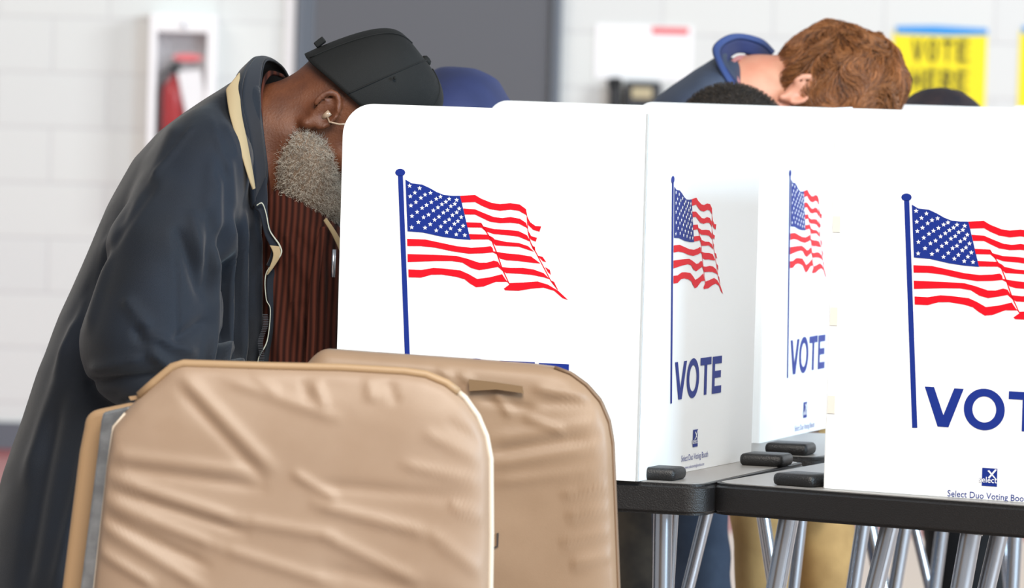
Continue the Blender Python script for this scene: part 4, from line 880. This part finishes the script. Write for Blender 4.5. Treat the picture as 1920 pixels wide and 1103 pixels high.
ribbon('far_lapel', [(606, 414, -.10), (622, 440, -.11), (640, 480, -.11)], [(612, 408, -.10), (630, 434, -.11), (650, 470, -.11)], M['lining'], rm, fm, .004, 6, 3)
pq = MB().tube([fm.w(X(626, 468, -.16)), fm.w(X(624, 520, -.16))], .0035, 10); pq.out('metal_clip', M['alu'], rm, smooth=True)
# cap
hx, hf, hu = axm; HP = lambda x, f, u: cm+hx*x+hf*f+hu*u
def cap_surface(name, m, parent, grow=0., t1=1.0):
    n, k = 72, 26; V = []; Fc = []
    for j in range(k+1):
        t = j/k*t1
        for i in range(n):
            a = 2*math.pi*i/n; ca, sa = math.cos(a), math.sin(a)
            u0 = .060+.018*ca-.004*math.exp(-((ca+1)/.5)**2)-.010*abs(sa)
            rf = (.112 if ca > 0 else .112-.017*abs(ca)**.5)+grow; rx = .094+grow; g = math.cos(t*math.pi/2)**(.72+.42*min(ca, 0)); h = math.sin(t*math.pi/2)**1.05
            top = .181+grow; f = .004+ca*rf*g+.032*h; x = sa*rx*g; u = u0+(top-u0)*h
            pan = .0012*math.cos(3*a)**8*-1
            V.append(HP(x, f, u+.0))
    for j in range(k):
        for i in range(n): Fc.append((j*n+i, j*n+(i+1) % n, (j+1)*n+(i+1) % n, (j+1)*n+i))
    V = np.array(V); V = V+.0016*smooth_noise(V[:, 0]*1.2, V[:, 2], 4, 40, 26)[:, None]*np.array([0, -1., 0])
    o = mesh_obj(name, fm.w(V), Fc, m, parent); md = o.modifiers.new('thickness', 'SOLIDIFY'); md.thickness = .003; md.offset = -1; return o
capo = cap_surface('cap', M['cap'], rm)
def seam(az):
    pts = []
    for j in range(18):
        t = j/18; ca, sa = math.cos(az), math.sin(az); u0 = .060+.018*ca-.010*abs(sa); rf = .112 if ca > 0 else .112-.017*abs(ca)**.5; g = math.cos(t*math.pi/2)**(.72+.42*min(ca, 0)); h = math.sin(t*math.pi/2)**1.05
        pts.append(fm.w(HP(sa*.0945*g, .004+ca*rf*g+.032*h, u0+(.1815-u0)*h)))
    return pts
sm_ = MB()
for az in (-math.pi*.5, -math.pi*.17, -math.pi*.83, math.pi*.5): sm_.tube(seam(az), .0012, 6)
sm_.out('cap_seams', M['cap'], capo, smooth=True)
bt = fm.w(HP(0, .034, .181)); MB().lathe([(0, -.003), (.009, -.003), (.009, .002), (.006, .006), (0, .007)], (0, 0, 0), 16, lambda v: fm.w(HP(v[0], .036+v[1], .181+v[2]))).out('cap_button', M['cap'], capo, smooth=True)
br = []  # bill
Vb = []; Fb = []
for i in range(17):
    a = math.radians(-62+124*i/16)
    for j in range(7):
        t = j/6; r = .112+.07*t*math.cos(a*.8); Vb.append(HP(math.sin(a)*(.092+.004*t), .004+math.cos(a)*.112+.07*t*math.cos(a), .072-.012*t-.02*abs(math.sin(a))**2))
for i in range(16):
    for j in range(6): Fb.append((i*7+j, i*7+j+1, i*7+j+8, i*7+j+7))
ob_ = mesh_obj('cap_bill', fm.w(np.array(Vb)), Fb, M['cap'], capo); md = ob_.modifiers.new('thickness', 'SOLIDIFY'); md.thickness = .004
tb = MB(); tb.box((-.016, -.006, -.009), (.016, .004, .009), .002, lambda v: fm.w(HP(v[0], -.089+v[1], .067+v[2]))); tb.out('cap_strap', M['cap'], capo)
for (f_, u_) in ((.03, .125), (.085, .105)):
    xx = -.094*math.cos(math.asin(min(.95, (u_-.06)/.14)))**.72
    MB().lathe([(.0, 0), (.0028, 0), (.0028, .0012), (0, .0016)], (0, 0, 0), 12, lambda v, f_=f_, u_=u_, xx=xx: fm.w(HP(xx*1.0-v[2]-.001, f_+v[0], u_+v[1]))).out('cap_eyelet', M['cap'], capo, smooth=True)
# beard
sd = SDF(cm-.24, cm+.24, .005)
for (f, u, x, r) in ((.018, -.050, -.066, .022), (.035, -.072, -.052, .036), (.06, -.085, -.045, .042), (.085, -.095, -.03, .045), (.100, -.108, 0, .046), (.06, -.098, -.015, .046), (.085, -.095, .03, .045), (.06, -.085, .045, .042), (.06, -.098, .015, .046), (.035, -.072, .052, .036), (.018, -.050, .066, .022), (.05, -.05, -.06, .022), (.075, -.06, -.055, .018), (.112, -.085, -.02, .028), (.118, -.085, .02, .026)):
    sd.ell(HP(x, f, u), (r, r, r), None, .025)
bd, bV, bF = sdf_obj('beard', sd, fm, M['beard_base'], rm, 2)
pt, nn = sample(bV, bF, lambda c: (c[:, 1] < .06)*1., 15000)
dr = nn+rng.normal(size=nn.shape)*.6+hf*.2
strands('beard_hair', pt-nn*.003, dr, rng.uniform(.008, .017, len(pt)), .00036, M['beard'], bd, fm, 6, .0016, 1.5)
# hearing aid
MB().tube([fm.w(HP(-.090, .014, .004)), fm.w(HP(-.097, .022, .002)), fm.w(HP(-.096, .034, .012)), fm.w(HP(-.090, .044, .026))], .0016, 8).tube([fm.w(HP(-.086, .010, -.002)), fm.w(HP(-.089, .010, .012))], .005, 10).out('hearing_aid', M['tube'], rm, smooth=True)

# ---- other voters -----------------------------------------------------------
def voter(label, fr, headpx, tilt, turn, sc, skin, neckp, torso_rows, arms, legsd, coatmat, trmat, group=None, sleeve=(70, 75, 60, 45), tr=(.09, .075, .07), seed=1):
    Xl = fr.px; lx = sum(l[1][0] for l in legsd)/len(legsd)
    root = thing('person', label, 'person', tuple(dist_pt(lx, FPX/fr.D, 0)))
    ax = head_axes(tilt, turn); c = Xl(*headpx)
    legs = []
    for (hip, foot, dy) in legsd:
        h = Xl(hip[0], hip[1], dy*.8); f0 = fr.floor(foot[0], dy); k = h*.52+f0*.48+np.array([.03, 0, 0]); legs.append((h, k, f0+np.array([0, 0, .07]), fr.floor(foot[0]+foot[1], dy)+np.array([0, 0, .045])))
    A = [(Xl(*a), Xl(*b), Xl(*c_), Xl(*d_)-Xl(*c_)) for a, b, c_, d_ in arms]
    top = torso_rows[0]; mid = torso_rows[len(torso_rows)//2]; bot = torso_rows[-1]
    tor = [(*Xl((t[1]+t[2])/2+10, t[0]+o_), .065) for t, o_ in ((torso_rows[min(2, len(torso_rows)-1)], 85), (mid, 0), (bot, -90))]
    b, bv, bf = body_parts(fr, root, 'skin', c, ax, sc, neckp(Xl, c), tor, A, legs, skin, lr=(.046, .040, .034))
    trousers(fr, root, legs, trmat, *tr, wr=seed); shoes(fr, root, legs, M['shoe'])
    tab = []
    for (y, xl_, xr_, hd) in torso_rows: p = Xl(xl_, y); q = Xl(xr_, y); tab.append((p[2], p[0], q[0], hd, 0.))
    T_ = np.array(tab); P = np.array([x for a in A for x in a[:3]]+[(T_[:, 1].min(), 0, T_[:, 0].min()), (T_[:, 2].max(), 0, T_[:, 0].max())])
    sd = SDF(P.min(0)-.14, P.max(0)+.14, .008); sd.rows(tab, .02, 2.2)
    for a in A:
        sd.cap(a[0], a[1], fr.r(sleeve[0]), fr.r(sleeve[1]), .04); sd.cap(a[1], a[2], fr.r(sleeve[2]), fr.r(sleeve[3]), .02)
    sdf_obj('jacket', sd, fr, coatmat, root, 3, lambda V, N: .005*smooth_noise(V[:, 0]+V[:, 1]*.5, V[:, 2], seed, 22, 14)+.002*smooth_noise(V[:, 0], V[:, 2], seed+2, 60, 50))
    return root, c, ax, b, bv, bf, Xl
nk = lambda dx, dy, r: (lambda Xl, c: [(*(c+np.array([0, 0, -.0])), r*.95), (*(c+np.array([dx*.5, 0, dy*.5])), r), (*(c+np.array([dx, 0, dy])), r*1.15)])
# brown-haired person in a blue collar
fc = Local(1478, 165, 12.33)
rc, cc_, axc, bC, bvC, bfC, XC = voter('brown-haired person with a blue jacket collar, bent low before the yellow poster', fc, (1494, 186, 0), 24, 0, 1.08, 'skin_light',
    lambda Xl, c: [(*c, .066), (*Xl(1425, 170), .060), (*Xl(1382, 186), .066), (*Xl(1350, 220), .05)],
    [(108, 1340, 1380, .03), (122, 1322, 1390, .09), (150, 1276, 1392, .13), (188, 1222, 1395, .15), (230, 1190, 1400, .16), (330, 1160, 1390, .16), (480, 1150, 1390, .16), (640, 1150, 1370, .16), (800, 1160, 1360, .16), (900, 1165, 1355, .16)],
    [((1330, 270, -.10), (1290, 520, -.12), (1480, 700, -.12), (1560, 712, -.1)), ((1340, 270, .12), (1320, 520, .16), (1500, 700, .12), (1580, 712, .1))],
    [((1290, 870), (1300, 90), -.08), ((1280, 870), (1270, 90), .08)], M['bluegrey_cloth'], M['jeans'], seed=3, sleeve=(50, 52, 48, 40), tr=(.066, .062, .06))
cb = [(1405, 215, -.07), (1388, 165, -.10), (1368, 130, -.10), (1362, 108, -.06), (1372, 92, 0), (1395, 100, .05), (1420, 130, .08)]
co = [(1388, 215, -.09), (1368, 165, -.125), (1345, 120, -.12), (1338, 85, -.075), (1375, 63, -.01), (1425, 72, .05), (1452, 96, .08)]
ci = [(1400, 215, -.085), (1382, 165, -.118), (1356, 122, -.112), (1350, 92, -.07), (1382, 74, -.005), (1424, 84, .045), (1446, 104, .07)]
ribbon('jacket_collar', cb, co, M['bluegrey_cloth'], rc, fc, .008, 8, 6); ribbon('collar_lining', co, ci, M['collar_blue'], rc, fc, .008, 8, 4)
ribbon('collar_fold', ci, [(1404, 205, -.075), (1388, 165, -.10), (1370, 135, -.10), (1366, 115, -.06), (1385, 100, .01), (1424, 108, .04), (1440, 120, .06)], M['navy_cloth'], rc, fc, .005, 8, 4)
ribbon('shirt_collar', [(1395, 190, -.088), (1378, 150, -.09), (1366, 124, -.075), (1380, 106, -.03), (1402, 104, .02)], [(1404, 190, -.08), (1386, 150, -.084), (1376, 122, -.07), (1388, 112, -.03), (1408, 110, .02)], M['pink_cloth'], rc, fc, .004, 8, 3)
# hair shell + strands that lie along it
sh = 1.08
cen = cc_+axc[2]*.072*sh+axc[1]*.008*sh; RR = np.array([.094, .106, .116])*sh; Rm3 = np.stack([axc[0], axc[1], axc[2]])
def inell(p): return ((p-cen)@Rm3.T)/RR
def outell(q): return cen+(q*RR)@Rm3
V, Fc = [], []
sdh = SDF(cen-.2, cen+.2, .006); sdh.ell(cen, RR*.96, [axc[0], axc[1], axc[2]], .01)
sdh.ell(cc_+axc[1]*.085*sh-axc[2]*.03*sh, (.07, .085, .075), [axc[0], axc[1], axc[2]], .02, True)
sdh.ell(cc_-axc[1]*.045*sh-axc[2]*.115*sh, (.11, .09, .10), [axc[0], axc[1], axc[2]], .02, True)
sdh.ell(cc_-axc[0]*.09*sh-axc[2]*.0*sh-axc[1]*.0, (.032, .027, .034), [axc[0], axc[1], axc[2]], .01, True)
hb, hV, hF = sdf_obj('hair', sdh, fc, M['hair_base'], rc, 1)
keep = lambda c: ((((c-cen)@Rm3.T)/RR)**2).sum(1) > .80
crown = cen+axc[2]*RR[2]*.75-axc[1]*RR[1]*.62
pt, nn = sample(hV, hF, lambda c: (keep(c) & (c[:, 1] < .1))*1., 9000)
d0 = pt-crown; d0 = d0-nn*(d0*nn).sum(1)[:, None]; d0 /= np.linalg.norm(d0, axis=1, keepdims=True)+1e-9
lk = np.stack([smooth_noise(pt[:, 0], pt[:, 2], s_, 34, 30, 6) for s_ in (41, 42, 43)], 1); d0 = d0+lk*1.7+rng.normal(size=pt.shape)*.10+nn*.25
def projh(p, d, t):
    q = inell(p); r = np.linalg.norm(q, axis=1, keepdims=True); tgt = (1.0+.05*math.sin(t*3.1)+.075*smooth_noise(p[:, 0]+p[:, 1]*.7, p[:, 2], 63, 40, 34, 6))[:, None]; q2 = q/r*np.maximum(r*.35+tgt*.65, .97)
    p2 = outell(q2); w = np.stack([smooth_noise(p2[:, 0], p2[:, 2]+p2[:, 1], s_, 46, 40, 5) for s_ in (51, 52, 53)], 1); d = d+w*1.2; return p2, d/np.linalg.norm(d, axis=1, keepdims=True)
strands('hair_strands', pt, d0, rng.uniform(.045, .085, len(pt)), .00075, M['hair_brown'], hb, fc, 9, .0008, .8, proj=projh)
# dark cropped head in front of the brown-haired person
fd = Local(1368, 240, 11.9)
rd, cd_, axd, bD, bvD, bfD, XD = voter('person with close-cropped black hair, only the top of the head above the screens', fd, (1352, 308, 0), 62, 0, 1.0, 'skin_brown',
    lambda Xl, c: [(*c, .06), (*Xl(1335, 350), .06), (*Xl(1320, 390), .06)],
    [(375, 1300, 1345, .05), (400, 1275, 1380, .10), (440, 1260, 1400, .115), (560, 1280, 1430, .115), (720, 1330, 1480, .115), (860, 1380, 1540, .115), (960, 1395, 1560, .115)],
    [((1330, 460, -.07), (1345, 640, -.07), (1480, 760, -.06), (1540, 765, -.06)), ((1330, 460, .07), (1345, 640, .07), (1480, 760, .06), (1540, 765, .06))],
    [((1425, 900), (1415, 80), -.06), ((1535, 900), (1560, 80), .06)], M['black_cloth'], M['khaki'], seed=8, sleeve=(45, 45, 42, 36), tr=(.058, .052, .05))
def cropped(fr, root, c, ax, sc, mb_, ms, n=5000, L=.006):
    hx_, hf_, hu_ = ax; cen_ = c+hu_*.052*sc+hf_*-.002*sc; s_ = SDF(cen_-.17, cen_+.17, .006); s_.ell(cen_, np.array([.081, .102, .093])*sc, [hx_, hf_, hu_], .01)
    s_.ell(c+hf_*.10*sc-hu_*.02*sc, (.08*sc, .075*sc, .09*sc), [hx_, hf_, hu_], .01, True); s_.ell(c-hf_*.02*sc-hu_*.1*sc, (.1*sc, .12*sc, .09*sc), [hx_, hf_, hu_], .01, True)
    o, v, f = sdf_obj('hair', s_, fr, mb_, root, 1)
    if ms is None: return o
    q = (lambda x: ((((x-cen_)@np.stack(ax).T)/(np.array([.081, .102, .093])*sc))**2).sum(1) > .85); p, nn_ = sample(v, f, lambda x: q(x)*1., n)
    strands('hair_strands', p, nn_+rng.normal(size=nn_.shape)*.4, L, .0007, ms, o, fr, 3, .0012, 1.4); return o
cropped(fd, rd, cd_, axd, 1.0, M['hair_black_base'], M['hair_black'], 6000, .007)
# dark smooth head farther right
fe = Local(1762, 240, 13.1)
re_, ce_, axe, bE, bvE, bfE, XE = voter('person with smooth dark hair, a dome below the yellow poster at right', fe, (1748, 300, 0), 66, 0, 1.0, 'skin_brown',
    lambda Xl, c: [(*c, .06), (*Xl(1726, 350), .06), (*Xl(1712, 385), .06)],
    [(370, 1690, 1740, .05), (400, 1655, 1770, .15), (440, 1640, 1790, .18), (560, 1660, 1810, .18), (720, 1700, 1840, .17), (900, 1730, 1860, .16)],
    [((1710, 450, -.14), (1730, 600, -.14), (1830, 720, -.1), (1880, 728, -.1)), ((1710, 450, .14), (1730, 600, .14), (1830, 720, .1), (1880, 728, .1))],
    [((1800, 860), (1802, 80), -.10), ((1800, 860), (1815, 80), .12)], M['black_cloth'], M['black_cloth'], seed=12, sleeve=(45, 45, 42, 36))
cropped(fe, re_, ce_, axe, 1.0, M['hair_dark'], None)
# navy back just behind the cap
fn = Local(880, 250, 11.55)
rn, cn_, axn, bN, bvN, bfN, XN = voter('person in navy fabric whose bent back shows just right of the black cap', fn, (1040, 330, .02), 30, 0, 1.0, 'skin_brown',
    lambda Xl, c: [(*c, .06), (*Xl(1000, 330), .06), (*Xl(950, 330), .06)],
    [(124, 830, 862, .04), (132, 812, 900, .11), (150, 795, 938, .15), (175, 775, 952, .18), (205, 755, 968, .2), (260, 730, 985, .2), (360, 710, 980, .2), (520, 690, 930, .2), (700, 680, 900, .19), (880, 680, 880, .18)],
    [((900, 320, -.12), (870, 560, -.14), (1040, 740, -.1), (1110, 748, -.08)), ((900, 320, .12), (880, 560, .14), (1050, 740, .1), (1120, 748, .08))],
    [((780, 850), (790, 90), -.10), ((780, 850), (770, 90), .12)], M['navy_cloth'], M['jeans'], seed=15, sleeve=(62, 60, 52, 42))
# a voter wholly behind the screens: only brown trousers show under the table
fo = Local(1190, 400, 12.85)
ro, co_, axo, bO, bvO, bfO, XO = voter('person behind the screens, only dark brown trousers seen beneath the left table', fo, (1120, 420, 0), 40, 0, 1.0, 'skin_brown',
    lambda Xl, c: [(*c, .06), (*Xl(1090, 450), .06), (*Xl(1080, 490), .07)],
    [(420, 1040, 1085, .05), (440, 1010, 1110, .14), (500, 1000, 1130, .17), (600, 1030, 1170, .17), (720, 1080, 1220, .17), (860, 1100, 1260, .17)],
    [((1080, 520, -.15), (1090, 680, -.16), (1200, 780, -.1), (1260, 785, -.1)), ((1080, 520, .15), (1090, 680, .16), (1200, 780, .1), (1260, 785, .1))],
    [((1180, 860), (1185, 80), -.10), ((1200, 860), (1205, 80), .12)], M['black_cloth'], M['brown_cloth'], seed=21, sleeve=(45, 45, 42, 36), tr=(.075, .07, .065))
for o in bpy.data.objects:
    if '_o' in o: del o['_o']
